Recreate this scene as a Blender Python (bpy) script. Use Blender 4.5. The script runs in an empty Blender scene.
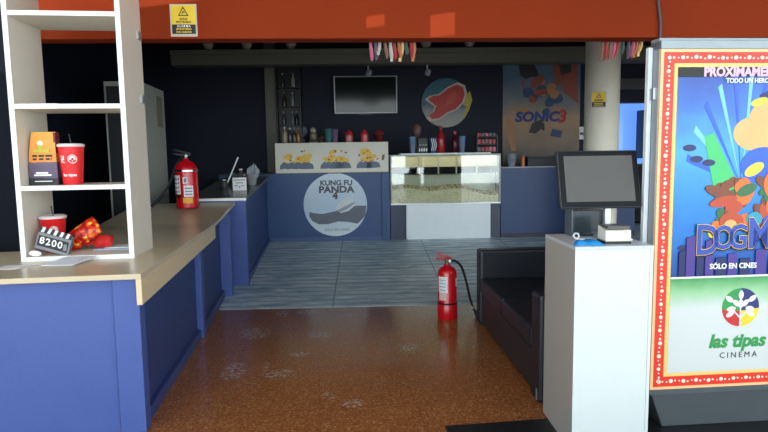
import bpy, bmesh, math, random
from mathutils import Vector, Matrix
random.seed(7)
S = bpy.context.scene
COL = S.collection
PI = math.pi

# ---------------------------------------------------------------- camera
F = 577.0; PITCH = math.atan(60/577); YAW = math.radians(6.9); ROLL = math.radians(0.85)
fw = Vector((math.sin(YAW)*math.cos(PITCH), math.cos(YAW)*math.cos(PITCH), -math.sin(PITCH)))
r0 = Vector((math.cos(YAW), -math.sin(YAW), 0)); u0 = r0.cross(fw)
up = u0*math.cos(ROLL) + r0*math.sin(ROLL); rt = r0*math.cos(ROLL) - u0*math.sin(ROLL)
cd = bpy.data.cameras.new('camera'); cam = bpy.data.objects.new('camera', cd); COL.objects.link(cam)
R3 = Matrix((rt, up, -fw)).transposed()
cam.matrix_world = Matrix.Translation((0, 0, 1.55)) @ R3.to_4x4()
cd.sensor_width = 36; cd.lens = 36*F/768; cd.clip_start = .05; cd.clip_end = 200
S.camera = cam

# ---------------------------------------------------------------- world, sun, exposure
w = bpy.data.worlds.new('sky'); S.world = w; w.use_nodes = True
wn = w.node_tree.nodes; wl = w.node_tree.links
bg = wn['Background']
tc = wn.new('ShaderNodeTexCoord'); sx = wn.new('ShaderNodeSeparateXYZ'); cr = wn.new('ShaderNodeValToRGB')
wl.new(tc.outputs['Generated'], sx.inputs[0]); wl.new(sx.outputs['Z'], cr.inputs[0]); wl.new(cr.outputs[0], bg.inputs[0])
cr.color_ramp.elements[0].position = 0.05; cr.color_ramp.elements[0].color = (.88, .97, 1, 1)
cr.color_ramp.elements[1].position = .8; cr.color_ramp.elements[1].color = (.62, .80, 1, 1)
# brighter band low over the horizon, added to light the deep interior
b2 = wn.new('ShaderNodeMapRange'); b2.interpolation_type = 'SMOOTHSTEP'; b2.inputs[1].default_value = .05; b2.inputs[2].default_value = .42; b2.inputs[3].default_value = 2.3; b2.inputs[4].default_value = .85
wl.new(sx.outputs['Z'], b2.inputs[0])
b3 = wn.new('ShaderNodeMapRange'); b3.interpolation_type = 'SMOOTHSTEP'; b3.inputs[1].default_value = -1; b3.inputs[2].default_value = -.3; b3.inputs[3].default_value = 1.55; b3.inputs[4].default_value = .6
wl.new(sx.outputs['Y'], b3.inputs[0])
b4 = wn.new('ShaderNodeMath'); b4.operation = 'MULTIPLY'; wl.new(b2.outputs[0], b4.inputs[0]); wl.new(b3.outputs[0], b4.inputs[1]); wl.new(b4.outputs[0], bg.inputs[1])
sd = bpy.data.lights.new('sun', 'SUN'); sun = bpy.data.objects.new('sun', sd); COL.objects.link(sun)
sd.energy = 4.0; sd.angle = math.radians(.53); sd.color = (1, .96, .9)
sun.location = (0, -6, 12)
sun.rotation_euler = Vector((0, .42, -.9)).to_track_quat('-Z', 'Y').to_euler()
S.view_settings.view_transform = 'Standard'; S.view_settings.look = 'None'
S.view_settings.exposure = 0.70; S.view_settings.gamma = 1.0; S.view_settings.use_curve_mapping = False

# ---------------------------------------------------------------- materials
def lin(c):
    return tuple(((v/255)/12.92 if v/255 <= .04045 else (((v/255)+.055)/1.055)**2.4) for v in c) + (1,)
MATS = {}
def M(name, rgb, rough=.5, metal=0, var=.08, scale=8, bump=0, bscale=60, coat=0, spec=.5, emit=0, stretch=None):
    if name in MATS: return MATS[name]
    m = bpy.data.materials.new(name); m.use_nodes = True; MATS[name] = m
    n = m.node_tree.nodes; l = m.node_tree.links; b = n['Principled BSDF']
    c = lin(rgb)
    b.inputs['Roughness'].default_value = rough; b.inputs['Metallic'].default_value = metal
    b.inputs['Coat Weight'].default_value = coat; b.inputs['Specular IOR Level'].default_value = spec
    t = n.new('ShaderNodeTexCoord'); mp = n.new('ShaderNodeMapping'); l.new(t.outputs['Object'], mp.inputs[0])
    if stretch: mp.inputs['Scale'].default_value = stretch
    nz = n.new('ShaderNodeTexNoise'); nz.inputs['Scale'].default_value = scale; nz.inputs['Detail'].default_value = 4
    l.new(mp.outputs[0], nz.inputs['Vector'])
    mx = n.new('ShaderNodeMix'); mx.data_type = 'RGBA'
    mx.inputs[6].default_value = tuple(max(0, v*(1-var*1.6)) for v in c[:3]) + (1,)
    mx.inputs[7].default_value = tuple(min(1, v*(1+var*1.6)) for v in c[:3]) + (1,)
    l.new(nz.outputs['Fac'], mx.inputs[0]); l.new(mx.outputs[2], b.inputs['Base Color'])
    if bump:
        n2 = n.new('ShaderNodeTexNoise'); n2.inputs['Scale'].default_value = bscale
        l.new(mp.outputs[0], n2.inputs['Vector'])
        bp = n.new('ShaderNodeBump'); bp.inputs['Strength'].default_value = bump; bp.inputs['Distance'].default_value = .01
        l.new(n2.outputs['Fac'], bp.inputs['Height']); l.new(bp.outputs[0], b.inputs['Normal'])
    if emit:
        b.inputs['Emission Color'].default_value = c; b.inputs['Emission Strength'].default_value = emit
    return m
def ramp_mat(name, stops, axis='Z', lo=0, hi=1, rough=.3, noise=.0, nscale=5):
    """printed sheet whose ink runs through several colours along one axis"""
    m = bpy.data.materials.new(name); m.use_nodes = True; MATS[name] = m
    n = m.node_tree.nodes; l = m.node_tree.links; b = n['Principled BSDF']; b.inputs['Roughness'].default_value = rough
    t = n.new('ShaderNodeTexCoord'); s = n.new('ShaderNodeSeparateXYZ'); l.new(t.outputs['Object'], s.inputs[0])
    mr = n.new('ShaderNodeMapRange'); mr.inputs[1].default_value = lo; mr.inputs[2].default_value = hi
    l.new(s.outputs[axis], mr.inputs[0])
    src = mr.outputs[0]
    if noise:
        nz = n.new('ShaderNodeTexNoise'); nz.inputs['Scale'].default_value = nscale; nz.inputs['Detail'].default_value = 5
        l.new(t.outputs['Object'], nz.inputs['Vector'])
        a = n.new('ShaderNodeMath'); a.operation = 'MULTIPLY_ADD'; a.inputs[1].default_value = noise; a.inputs[2].default_value = -noise/2
        l.new(nz.outputs['Fac'], a.inputs[0])
        b2 = n.new('ShaderNodeMath'); b2.operation = 'ADD'; l.new(src, b2.inputs[0]); l.new(a.outputs[0], b2.inputs[1]); src = b2.outputs[0]
    r = n.new('ShaderNodeValToRGB'); l.new(src, r.inputs[0]); l.new(r.outputs[0], b.inputs['Base Color'])
    e = r.color_ramp.elements
    while len(e) > 1: e.remove(e[-1])
    e[0].position = stops[0][0]; e[0].color = lin(stops[0][1])
    for p, c in stops[1:]:
        q = e.new(p); q.color = lin(c)
    return m
def glass_mat(name, tint=(1, 1, 1), refl=.12):
    m = bpy.data.materials.new(name); m.use_nodes = True; n = m.node_tree.nodes; l = m.node_tree.links
    n.remove(n['Principled BSDF']); out = n['Material Output']
    tr = n.new('ShaderNodeBsdfTransparent'); tr.inputs[0].default_value = tuple(tint) + (1,)
    gl = n.new('ShaderNodeBsdfGlossy'); gl.inputs['Roughness'].default_value = .03
    fr = n.new('ShaderNodeFresnel'); fr.inputs[0].default_value = 1.45
    nz = n.new('ShaderNodeTexNoise'); nz.inputs['Scale'].default_value = 3
    a = n.new('ShaderNodeMath'); a.operation = 'MULTIPLY_ADD'; a.inputs[1].default_value = refl; l.new(nz.outputs['Fac'], a.inputs[0]); l.new(fr.outputs[0], a.inputs[2])
    mx = n.new('ShaderNodeMixShader'); l.new(a.outputs[0], mx.inputs[0]); l.new(tr.outputs[0], mx.inputs[1]); l.new(gl.outputs[0], mx.inputs[2])
    l.new(mx.outputs[0], out.inputs[0]); return m

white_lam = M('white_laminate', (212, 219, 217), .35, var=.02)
lam_shaded = M('shaded_white_laminate', (172, 168, 160), .45, var=.03)  # white laminate with the shade of the podium sides put into its colour
shelf_white = M('shelf_edge_white', (240, 242, 240), .35, var=.02)
shelf_beige = M('shelf_panel_beige', (226, 220, 206), .5, var=.03)
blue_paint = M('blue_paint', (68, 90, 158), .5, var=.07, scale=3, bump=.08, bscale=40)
blue_shaded = M('shaded_blue_paint', (44, 66, 120), .5, var=.07, scale=3, bump=.08)  # blue paint with the shade of the side faces put into its colour
blue_back = M('counter_blue_paint', (31, 70, 118), .45, var=.06, scale=3)
navy = M('navy_wall_paint', (17, 25, 46), .7, var=.12, scale=2)
worktop_m = M('pale_worktop_laminate', (206, 190, 160), .28, var=.05, scale=6, stretch=(1, 6, 1))
apron_m = M('pale_wood_edge', (222, 200, 162), .4, var=.07, scale=6, stretch=(1, 1, 8))
c2_top_m = M('grey_stone_top', (120, 124, 120), .22, var=.1, scale=12)
orange_beam = M('orange_red_paint', (134, 46, 12), .75, var=.07, scale=2, bump=.05, spec=.15)
black_leather = M('black_leatherette', (32, 35, 43), .36, var=.15, bump=.12, bscale=120)
black_pl = M('black_plastic', (16, 17, 20), .4)
dgrey_pl = M('dark_grey_plastic', (48, 52, 56), .4)
grey_metal = M('grey_metal', (150, 156, 160), .4, .2)
alu = M('aluminium', (190, 196, 200), .35, .7)
chrome = M('chrome', (205, 205, 205), .2, 1)
red_ext = M('extinguisher_red', (206, 16, 30), .25, coat=.4, var=.03)
red_paper = M('cup_red', (226, 34, 38), .4, var=.03)
white_paper = M('white_paper', (238, 238, 238), .6, var=.03)
black_ink = M('black_ink', (18, 18, 20), .5)
white_ink = M('white_ink', (245, 245, 245), .5)
grey_dark = M('stand_grey', (70, 76, 80), .45)
concrete_w = M('column_offwhite_paint', (234, 228, 210), .6, var=.05, scale=4, bump=.1)
valance_m = M('grey_valance', (112, 110, 100), .6, var=.08)
ceil_m = M('dark_ceiling', (38, 36, 38), .8)

# ---------------------------------------------------------------- mesh builder
class MB:
    def __init__(s): s.bm = bmesh.new()
    def _add(s, vs, fs, m):
        v = [s.bm.verts.new(p) for p in vs]
        for f in fs:
            try:
                q = s.bm.faces.new([v[i] for i in f]); q.material_index = m
            except ValueError: pass
    def box(s, x0, x1, y0, y1, z0, z1, m=0):
        vs = [(x, y, z) for z in (z0, z1) for y in (y0, y1) for x in (x0, x1)]
        s._add(vs, [(0, 2, 3, 1), (4, 5, 7, 6), (0, 1, 5, 4), (2, 6, 7, 3), (0, 4, 6, 2), (1, 3, 7, 5)], m); return s
    def prism(s, pts, a, b, axis='y', m=0):
        f = {'y': lambda p, t: (p[0], t, p[1]), 'x': lambda p, t: (t, p[0], p[1]), 'z': lambda p, t: (p[0], p[1], t)}[axis]
        n = len(pts); vs = [f(p, a) for p in pts] + [f(p, b) for p in pts]
        s._add(vs, [tuple(range(n)), tuple(range(2*n-1, n-1, -1))] + [(i, (i+1) % n, n+(i+1) % n, n+i) for i in range(n)], m); return s
    def disc(s, cx, cz, rx, a, b, rz=None, rot=0, m=0, seg=28, axis='y'):
        rz = rx if rz is None else rz
        pts = []
        for i in range(seg):
            t = 2*PI*i/seg; x, z = rx*math.cos(t), rz*math.sin(t)
            pts.append((cx+x*math.cos(rot)-z*math.sin(rot), cz+x*math.sin(rot)+z*math.cos(rot)))
        return s.prism(pts, a, b, axis, m)
    def lathe(s, prof, cx=0, cy=0, z0=0, seg=28, m=0, cap=True):
        vs = []; fs = []; n = len(prof)
        for i in range(seg):
            t = 2*PI*i/seg
            vs += [(cx+r*math.cos(t), cy+r*math.sin(t), z0+z) for r, z in prof]
        for i in range(seg):
            j = (i+1) % seg
            fs += [(i*n+k, j*n+k, j*n+k+1, i*n+k+1) for k in range(n-1)]
        if cap:
            if prof[0][0] > 0: fs.append(tuple(i*n for i in range(seg))[::-1])
            if prof[-1][0] > 0: fs.append(tuple(i*n+n-1 for i in range(seg)))
        s._add(vs, fs, m); return s
    def tube(s, pts, r, seg=8, m=0, closed=False):
        P = [Vector(p) for p in pts]; vs = []; fs = []; n = len(P)
        prev = None
        for i, p in enumerate(P):
            d = (P[min(i+1, n-1)] - P[max(i-1, 0)]).normalized()
            a = prev - d*prev.dot(d) if prev else d.cross(Vector((0, 0, 1)) if abs(d.z) < .9 else Vector((1, 0, 0)))
            a.normalize(); prev = a; b = d.cross(a)
            rr = r[i] if isinstance(r, (list, tuple)) else r
            vs += [tuple(p + a*rr*math.cos(2*PI*k/seg) + b*rr*math.sin(2*PI*k/seg)) for k in range(seg)]
        for i in range(n-1):
            for k in range(seg):
                fs.append((i*seg+k, i*seg+(k+1) % seg, (i+1)*seg+(k+1) % seg, (i+1)*seg+k))
        fs += [tuple(range(seg))[::-1], tuple(range((n-1)*seg, n*seg))]
        s._add(vs, fs, m); return s
    def text(s, txt, x, z, size, y=0, m=0, off=0, shear=0, sx=1, align='CENTER', th=.0006, curve=None, space=1):
        cu = bpy.data.curves.new('t', 'FONT'); cu.body = txt; cu.size = size; cu.align_x = align; cu.align_y = 'CENTER'
        cu.offset = off; cu.shear = shear; cu.extrude = th; cu.resolution_u = 3; cu.space_character = space
        o = bpy.data.objects.new('t', cu); COL.objects.link(o)
        bpy.context.view_layer.update()
        me = bpy.data.meshes.new_from_object(o)
        if curve is None: f = lambda v: (x+v.x*sx, y-v.z, z+v.y)
        else: f = lambda v: curve(x+v.x*sx, z+v.y, v.z)
        base = [s.bm.verts.new(f(v.co)) for v in me.vertices]
        for p in me.polygons:
            try:
                q = s.bm.faces.new([base[i] for i in p.vertices]); q.material_index = m
            except ValueError: pass
        bpy.data.objects.remove(o); bpy.data.curves.remove(cu); bpy.data.meshes.remove(me); return s
    def build(s, name, mats, parent=None, bevel=0, smooth=False, recalc=True, loc=None, rot=None):
        if recalc: bmesh.ops.recalc_face_normals(s.bm, faces=s.bm.faces[:])
        me = bpy.data.meshes.new(name); s.bm.to_mesh(me); s.bm.free()
        for q in (mats if isinstance(mats, (list, tuple)) else [mats]): me.materials.append(q)
        if smooth:
            for p in me.polygons: p.use_smooth = True
            me.set_sharp_from_angle(angle=math.radians(40))
        o = bpy.data.objects.new(name, me); COL.objects.link(o)
        if parent: o.parent = parent
        if loc: o.location = loc
        if rot: o.rotation_euler = rot
        if bevel:
            b = o.modifiers.new('bevel', 'BEVEL'); b.width = bevel; b.segments = 2; b.limit_method = 'ANGLE'; b.angle_limit = math.radians(50)
        return o
def tag(o, label, cat, group=None, kind=None):
    o['label'] = label; o['category'] = cat
    if group: o['group'] = group
    if kind: o['kind'] = kind
    return o
def thing(name, loc, label, cat, rz=0, group=None):
    o = bpy.data.objects.new(name, None); COL.objects.link(o); o.location = loc; o.rotation_euler = (0, 0, rz)
    o.empty_display_size = .1
    return tag(o, label, cat, group)
def struct(o): o['kind'] = 'structure'; return o
def bx(x0, x1, y0, y1, z0, z1): return MB().box(x0, x1, y0, y1, z0, z1)

# frame of the back row (slightly turned): u right along the counters, v deeper, z up
BO = Vector((-.69, 9.03, 0)); BR = -math.radians(4.95)
EU = Vector((math.cos(BR), math.sin(BR), 0)); EV = Vector((-math.sin(BR), math.cos(BR), 0))
SL = .0795; V0 = -3.075
def ramp_z(v): return SL*(v-V0) if v > V0 else 0
def bk(u, v, z): return tuple(BO + EU*u + EV*v + Vector((0, 0, z)))

# ================================================================ STRUCTURE
# terrazzo floor
def terrazzo():
    m = bpy.data.materials.new('brown_terrazzo'); m.use_nodes = True; n = m.node_tree.nodes; l = m.node_tree.links; b = n['Principled BSDF']
    t = n.new('ShaderNodeTexCoord'); P = t.outputs['Object']
    def math_(op, a, b_=None, c=None):
        q = n.new('ShaderNodeMath'); q.operation = op
        for i, v in enumerate((a, b_, c)):
            if v is None: continue
            if isinstance(v, (int, float)): q.inputs[i].default_value = v
            else: l.new(v, q.inputs[i])
        return q.outputs[0]
    def noise(sc, det=3, vec=P):
        q = n.new('ShaderNodeTexNoise'); q.inputs['Scale'].default_value = sc; q.inputs['Detail'].default_value = det; l.new(vec, q.inputs['Vector']); return q.outputs['Fac']
    def mix(f, a, b_):
        q = n.new('ShaderNodeMix'); q.data_type = 'RGBA'
        if isinstance(f, (int, float)): q.inputs[0].default_value = f
        else: l.new(f, q.inputs[0])
        for i, v in ((6, a), (7, b_)):
            if isinstance(v, tuple): q.inputs[i].default_value = v
            else: l.new(v, q.inputs[i])
        return q.outputs[2]
    vo = n.new('ShaderNodeTexVoronoi'); vo.inputs['Scale'].default_value = 105; l.new(P, vo.inputs['Vector'])
    sp = n.new('ShaderNodeSeparateColor'); l.new(vo.outputs['Color'], sp.inputs[0])
    r = n.new('ShaderNodeValToRGB'); l.new(sp.outputs[0], r.inputs[0]); r.color_ramp.interpolation = 'CONSTANT'
    e = r.color_ramp.elements; e[0].color = lin((146, 88, 46)); e[1].position = .22; e[1].color = lin((168, 104, 56))
    for p, c in ((.5, (182, 116, 64)), (.72, (158, 96, 52)), (.86, (190, 130, 78)), (.95, (206, 156, 108))):
        q = e.new(p); q.color = lin(c)
    c1 = mix(math_('MULTIPLY', noise(1.4, 4), .45), r.outputs[0], lin((120, 70, 44)))
    br = n.new('ShaderNodeTexBrick'); br.offset = 0; br.inputs['Scale'].default_value = 1
    br.inputs['Brick Width'].default_value = .6; br.inputs['Row Height'].default_value = .6; br.inputs['Mortar Size'].default_value = .006
    mp = n.new('ShaderNodeMapping'); mp.inputs['Location'].default_value = (.0, .15, 0); l.new(P, mp.inputs[0]); l.new(mp.outputs[0], br.inputs['Vector'])
    c2 = mix(math_('MULTIPLY', br.outputs['Fac'], .16), c1, lin((58, 34, 24)))
    # dried footprints and mop marks, each with its own place on the floor
    s3 = n.new('ShaderNodeSeparateXYZ'); l.new(P, s3.inputs[0]); tot = None
    for cx, cy, a, bb in ((-.28, 4.08, .13, .1), (.21, 3.5, .085, .07), (-.1, 5.72, .14, .09), (.02, 4.95, .12, .09), (-.34, 5.72, .08, .12),
                          (-.15, 4.48, .09, .06), (-.05, 5.0, .05, .1), (.06, 3.64, .05, .07), (-.55, 5.1, .16, .2), (-.39, 4.25, .03, .12), (.3, 5.55, .1, .06), (.72, 4.5, .1, .12), (-.62, 4.2, .1, .2)):
        dx = math_('DIVIDE', math_('SUBTRACT', s3.outputs[0], cx), a); dy = math_('DIVIDE', math_('SUBTRACT', s3.outputs[1], cy), bb)
        d = math_('ADD', math_('MULTIPLY', dx, dx), math_('MULTIPLY', dy, dy))
        k = math_('MAXIMUM', math_('SUBTRACT', 1, d), 0)
        tot = k if tot is None else math_('MAXIMUM', tot, k)
    mr = n.new('ShaderNodeMapRange'); mr.inputs[1].default_value = .50; mr.inputs[2].default_value = .57; l.new(noise(34, 5), mr.inputs[0])
    mr2 = n.new('ShaderNodeMapRange'); mr2.inputs[1].default_value = .0; mr2.inputs[2].default_value = .5; l.new(tot, mr2.inputs[0])
    sc = math_('MULTIPLY', math_('MULTIPLY', mr.outputs[0], mr2.outputs[0]), .6)
    c3 = mix(sc, c2, lin((205, 196, 186)))
    l.new(c3, b.inputs['Base Color'])
    l.new(math_('MULTIPLY_ADD', noise(3, 4), .2, .09), b.inputs['Roughness'])
    bp = n.new('ShaderNodeBump'); bp.inputs['Strength'].default_value = .05; bp.inputs['Distance'].default_value = .01; l.new(noise(25, 2), bp.inputs['Height']); l.new(bp.outputs[0], b.inputs['Normal'])
    return m
struct(MB().prism([(-6, 1.9), (9, 1.9), tuple(bk(10, V0+.02, 0))[:2], tuple(bk(-6, V0+.02, 0))[:2]], -.12, 0, 'z').build('floor', terrazzo()))

struct(bx(-14, 16, -14, 1.9, -.12, 0).build('floor', M('grey_paving', (150, 152, 152), .8, var=.1)))
# ribbed grey ramp rising to the snack counters
def ramp_floor_mat():
    m = bpy.data.materials.new('grey_ribbed_deck'); m.use_nodes = True; n = m.node_tree.nodes; l = m.node_tree.links; b = n['Principled BSDF']
    t = n.new('ShaderNodeTexCoord'); P = t.outputs['Object']
    wv = n.new('ShaderNodeTexWave'); wv.wave_type = 'BANDS'; wv.bands_direction = 'Y'; wv.inputs['Scale'].default_value = 2.1; wv.inputs['Distortion'].default_value = .0
    l.new(P, wv.inputs['Vector'])
    mp = n.new('ShaderNodeMapping'); mp.inputs['Scale'].default_value = (1.1, 4, 1); l.new(P, mp.inputs[0])
    nz = n.new('ShaderNodeTexNoise'); nz.inputs['Scale'].default_value = 2.6; nz.inputs['Detail'].default_value = 7; nz.inputs['Distortion'].default_value = .8; l.new(mp.outputs[0], nz.inputs['Vector'])
    r = n.new('ShaderNodeValToRGB'); l.new(nz.outputs['Fac'], r.inputs[0]); e = r.color_ramp.elements
    e[0].position = .34; e[0].color = lin((150, 182, 200)); e[1].position = .66; e[1].color = lin((232, 242, 247))
    gr = n.new('ShaderNodeValToRGB'); l.new(wv.outputs['Fac'], gr.inputs[0]); g = gr.color_ramp.elements
    g[0].position = .0; g[0].color = (.5, .5, .5, 1); g[1].position = .3; g[1].color = (1, 1, 1, 1)
    mx = n.new('ShaderNodeMix'); mx.data_type = 'RGBA'; mx.blend_type = 'MULTIPLY'; mx.inputs[0].default_value = .8
    l.new(r.outputs[0], mx.inputs[6]); l.new(gr.outputs[0], mx.inputs[7])
    br = n.new('ShaderNodeTexBrick'); br.offset = 0; br.inputs['Scale'].default_value = 1; br.inputs['Brick Width'].default_value = 1.22; br.inputs['Row Height'].default_value = 20; br.inputs['Mortar Size'].default_value = .008
    m2 = n.new('ShaderNodeMapping'); m2.inputs['Location'].default_value = (.1, 8, 0); l.new(P, m2.inputs[0]); l.new(m2.outputs[0], br.inputs['Vector'])
    m3 = n.new('ShaderNodeMix'); m3.data_type = 'RGBA'; l.new(br.outputs['Fac'], m3.inputs[0]); l.new(mx.outputs[2], m3.inputs[6]); m3.inputs[7].default_value = lin((128, 146, 158))
    l.new(m3.outputs[2], b.inputs['Base Color']); b.inputs['Roughness'].default_value = .4
    bp = n.new('ShaderNodeBump'); bp.inputs['Strength'].default_value = .35; bp.inputs['Distance'].default_value = .004; l.new(gr.outputs[0], bp.inputs['Height']); l.new(bp.outputs[0], b.inputs['Normal'])
    return m
rf = MB().prism([(V0, 0.003), (2.6, ramp_z(2.6)), (2.6, -.12), (V0, -.12)], -4.5, 9.5, 'x').build('floor', ramp_floor_mat(), loc=bk(0, 0, 0), rot=(0, 0, BR))
struct(rf)

struct(bx(-4.4, 9.4, 1.2, 1.35, -.1, 3.75).build('wall_back', navy, loc=bk(0, 0, 0), rot=(0, 0, BR)))
struct(bx(-3.2, -3.05, 4.75, 10.7, -.1, 3.75).build('wall_left', navy))
struct(bx(-6, -2.06, 4.6, 4.75, -.1, 4.6).build('wall_front', M('charcoal_wall', (15, 19, 30), .85, spec=.2)))
struct(bx(7.6, 7.75, 4.3, 10.7, -.1, 3.75).build('wall_right', navy))
struct(bx(-3.2, 7.75, 4.45, 10.9, 3.75, 3.85).build('ceiling', ceil_m))
# orange fascia beam over the entrance
BA = math.radians(3.5); BZ = 2.405
be = bx(-.85, 9.0, 0, .16, 0, 1.9).build('trim_1', orange_beam, loc=(-1.2, 4.40, BZ), rot=(0, 0, -BA), bevel=.008)
struct(be)
# unseen slab added to block the sun, its gaps shaping spots on the beam
blocker = MB()
def slab(x0, x1, y0, y1): blocker.box(x0, x1, y0, y1, 3.2, 3.22)
slab(-6, 9, .6, 3.893); slab(-6, .41, 3.893, 4.12); slab(.545, .88, 3.893, 4.12); slab(1.06, 9, 3.893, 4.12)
slab(.41, .545, 3.893, 3.955); slab(.41, .545, 4.002, 4.12); slab(.88, 1.06, 3.978, 4.12)
struct(blocker.build('sun_blocker', M('sun_blocker_white', (214, 212, 206), .8)))
# grey valance over the counters, with a lip
va = MB().box(-1.5, 6.4, .35, .62, 3.0, 3.16).box(-1.5, 6.4, .31, .62, 3.16, 3.23)
struct(va.build('trim_2', valance_m, loc=bk(0, 0, 0), rot=(0, 0, BR), bevel=.006))
# pilaster and round column
struct(bx(-.17, 0, 1.02, 1.2, -.1, 3.75).build('trim_3', valance_m, loc=bk(0, 0, 0), rot=(0, 0, BR)))
struct(MB().lathe([(.235, 0), (.235, 3.75)], 4.08, 7.85, 0, 40).build('column', concrete_w, smooth=True))
# window with bluish daylight
WN = MB().box(5.93, 6.5, 1.17, 1.185, 1.35, 2.4).build('window_1', M('window_daylight', (92, 140, 235), .2, emit=.75, var=0), loc=bk(0, 0, 0), rot=(0, 0, BR)); struct(WN)
wf = MB()
for a in ((5.9, 5.93, 1.32, 2.43), (6.5, 6.53, 1.32, 2.43)): wf.box(a[0], a[1], 1.15, 1.19, a[2], a[3])
wf.box(5.93, 6.5, 1.15, 1.19, 2.4, 2.43).box(5.93, 6.5, 1.15, 1.19, 1.32, 1.35)
wf.build('window_frame', dgrey_pl, WN)
struct(bx(5.4, 7.4, .9, 1.19, 2.62, 2.8).build('trim_4', M('dim_grey_paint', (70, 70, 74), .6), loc=bk(0, 0, 0), rot=(0, 0, BR)))

# ================================================================ FIRST COUNTER
# base ---------------------------------------------------------
cb = thing('service_counter', (-.95, 3.3, 0), 'blue painted service counter at left front with pale wooden worktop over it', 'counter')
def cl(mb, name, mat, par=cb, **k): return mb.build(name, mat, par, **k)
cl(bx(-2.6, -.185, .03, .09, 0, .9), 'front_panel', blue_paint)
cl(bx(-.175, -.035, .0, .1, 0, .9), 'corner_post', blue_paint, bevel=.004)
cl(MB().prism([(.1, 0), (2.55, 0), (3.46, .07), (3.46, .96), (2.4, .9), (.1, .9)], -.14, -.085, 'x'), 'side_panel', blue_shaded)
cl(MB().prism([(.1, 0), (1.74, 0), (1.74, .075), (.1, .075)], -.085, -.05, 'x'), 'baseboard', M('baseboard_blue', (58, 74, 130), .4), bevel=.006)
cl(MB().prism([(1.86, 0), (2.6, 0.0), (3.1, .03), (3.1, .11), (1.86, .075)], -.085, -.05, 'x'), 'baseboard', MATS['baseboard_blue'], bevel=.006)
cl(bx(-.085, -.031, 1.74, 1.86, 0, .895), 'post', blue_paint, bevel=.004)
cl(bx(-.085, .03, 3.1, 3.2, 0.02, .95), 'post', blue_paint, bevel=.004)
# worktop ------------------------------------------------------
wt = thing('worktop', (-.95, 3.24, .9), 'pale wooden worktop of the front counter with deep drop edge on its right', 'worktop')
ZF = .135
top = MB().box(-2.6, 0, 0, .99, 0, .03)
top.prism([(.99, 0), (2.42, 0), (3.545, .12), (3.545, .15), (2.42, .03), (.99, .03)], -1.09, 0, 'x')
for v_ in top.bm.verts:
    if v_.co.y > 2.6: v_.co.x += .05
top.build('slab', worktop_m, wt, bevel=.003)
MB().prism([(0.0, 0), (2.42, 0), (2.42, -.11), (0, -.145)], -.03, 0, 'x').build('apron', apron_m, wt, bevel=.003)

# ================================================================ SHELF UNIT on the worktop
sh = thing('shelf_unit', (-1.475, 3.775, .93), 'tall open white shelf unit standing on the front worktop', 'shelf unit')
W2 = .335; DP = .43; HT = 1.75
for sgn in (-1, 1):
    x0, x1 = sorted((sgn*W2, sgn*(W2-.028)))
    sp = bx(x0, x1, .004, DP, 0, HT).build('side_panel', shelf_beige, sh)
    bx(x0-.001, x1+.001, 0, .0045, 0, HT).build('edge_strip', shelf_white, sp)
    if sgn > 0:
        for z in (1.42, 1.0): MB().box(x1, x1+.012, .33, .40, z, z+.05).build('hinge', alu, sp)
for zt in (.028, .468, .965, 1.515, 1.75):
    b = bx(-W2+.028, W2-.028, .004, DP, zt-.026, zt).build('shelf_board', shelf_beige, sh)
    bx(-W2+.028, W2-.028, 0, .0045, zt-.028, zt).build('edge_strip', shelf_white, b)

# --- things on the shelf
ORG = ramp_mat('bag_print', [(0, (40, 40, 44)), (.13, (40, 40, 44)), (.135, (92, 78, 100)), (.425, (104, 90, 114)), (.44, (240, 150, 62)), (1, (252, 178, 84))], 'Z', 0, .335, .55, .06, 14)
pb = thing('paper_bag', (-1.69, 3.93, 1.3985), 'orange and purple printed paper bag standing on the middle shelf', 'bag')
bb = MB()
vs = []
for z, wx, wy in ((0, .088, .05), (.09, .086, .049), (.2, .080, .042), (.29, .073, .026), (.335, .070, .012)):
    vs += [(-wx, -wy, z), (0, -wy*1.06, z), (wx, -wy, z), (wx*.86, 0, z), (wx, wy, z), (0, wy, z), (-wx, wy, z), (-wx*.86, 0, z)]
fs = [(r*8+i, r*8+(i+1) % 8, (r+1)*8+(i+1) % 8, (r+1)*8+i) for r in range(4) for i in range(8)] + [tuple(range(7, -1, -1)), tuple(range(32, 40))]
bb._add(vs, fs, 0); bb.build('bag_body', ORG, pb, bevel=.002)
pr = MB()
def bagp(x, z): return -.0525 + max(0, (z-.09))*.062 + max(0, z-.2)*.12
def bagbar(x0, x1, z0, z1, m): pr.box(x0, x1, bagp(0, z0)-.004, bagp(0, z0)+.004, z0, z1, m)
for k, (x, w_) in enumerate(((-.055, .03), (-.018, .034), (.022, .03), (.052, .012))): bagbar(x-.002, x+w_-.006, .178, .190, 0); bagbar(x, x+w_-.01, .158, .169, 0)
PBM = [black_ink, white_ink, M('lime_ink', (196, 190, 60), .5)]
bagbar(-.05, .045, .205, .222, 2)
pr.disc(-.012, .262, .016, bagp(0, .262)-.004, bagp(0, .262)+.006, m=1); pr.disc(-.012, .235, .012, bagp(0, .235)-.004, bagp(0, .235)+.006, rz=.018, m=2)
pr.build('front_print', PBM, pb); pr = MB()
bagbar(-.04, .03, .072, .082, 1); bagbar(-.052, .05, .058, .068, 1); bagbar(-.05, .052, .022, .027, 1)
pr.build('lower_print', PBM, pb)
sd2 = bx(.066, .0785, -.03, .03, .2, .33).build('folded_gusset', M('dark_red_paper', (110, 34, 34), .6), pb)

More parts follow.
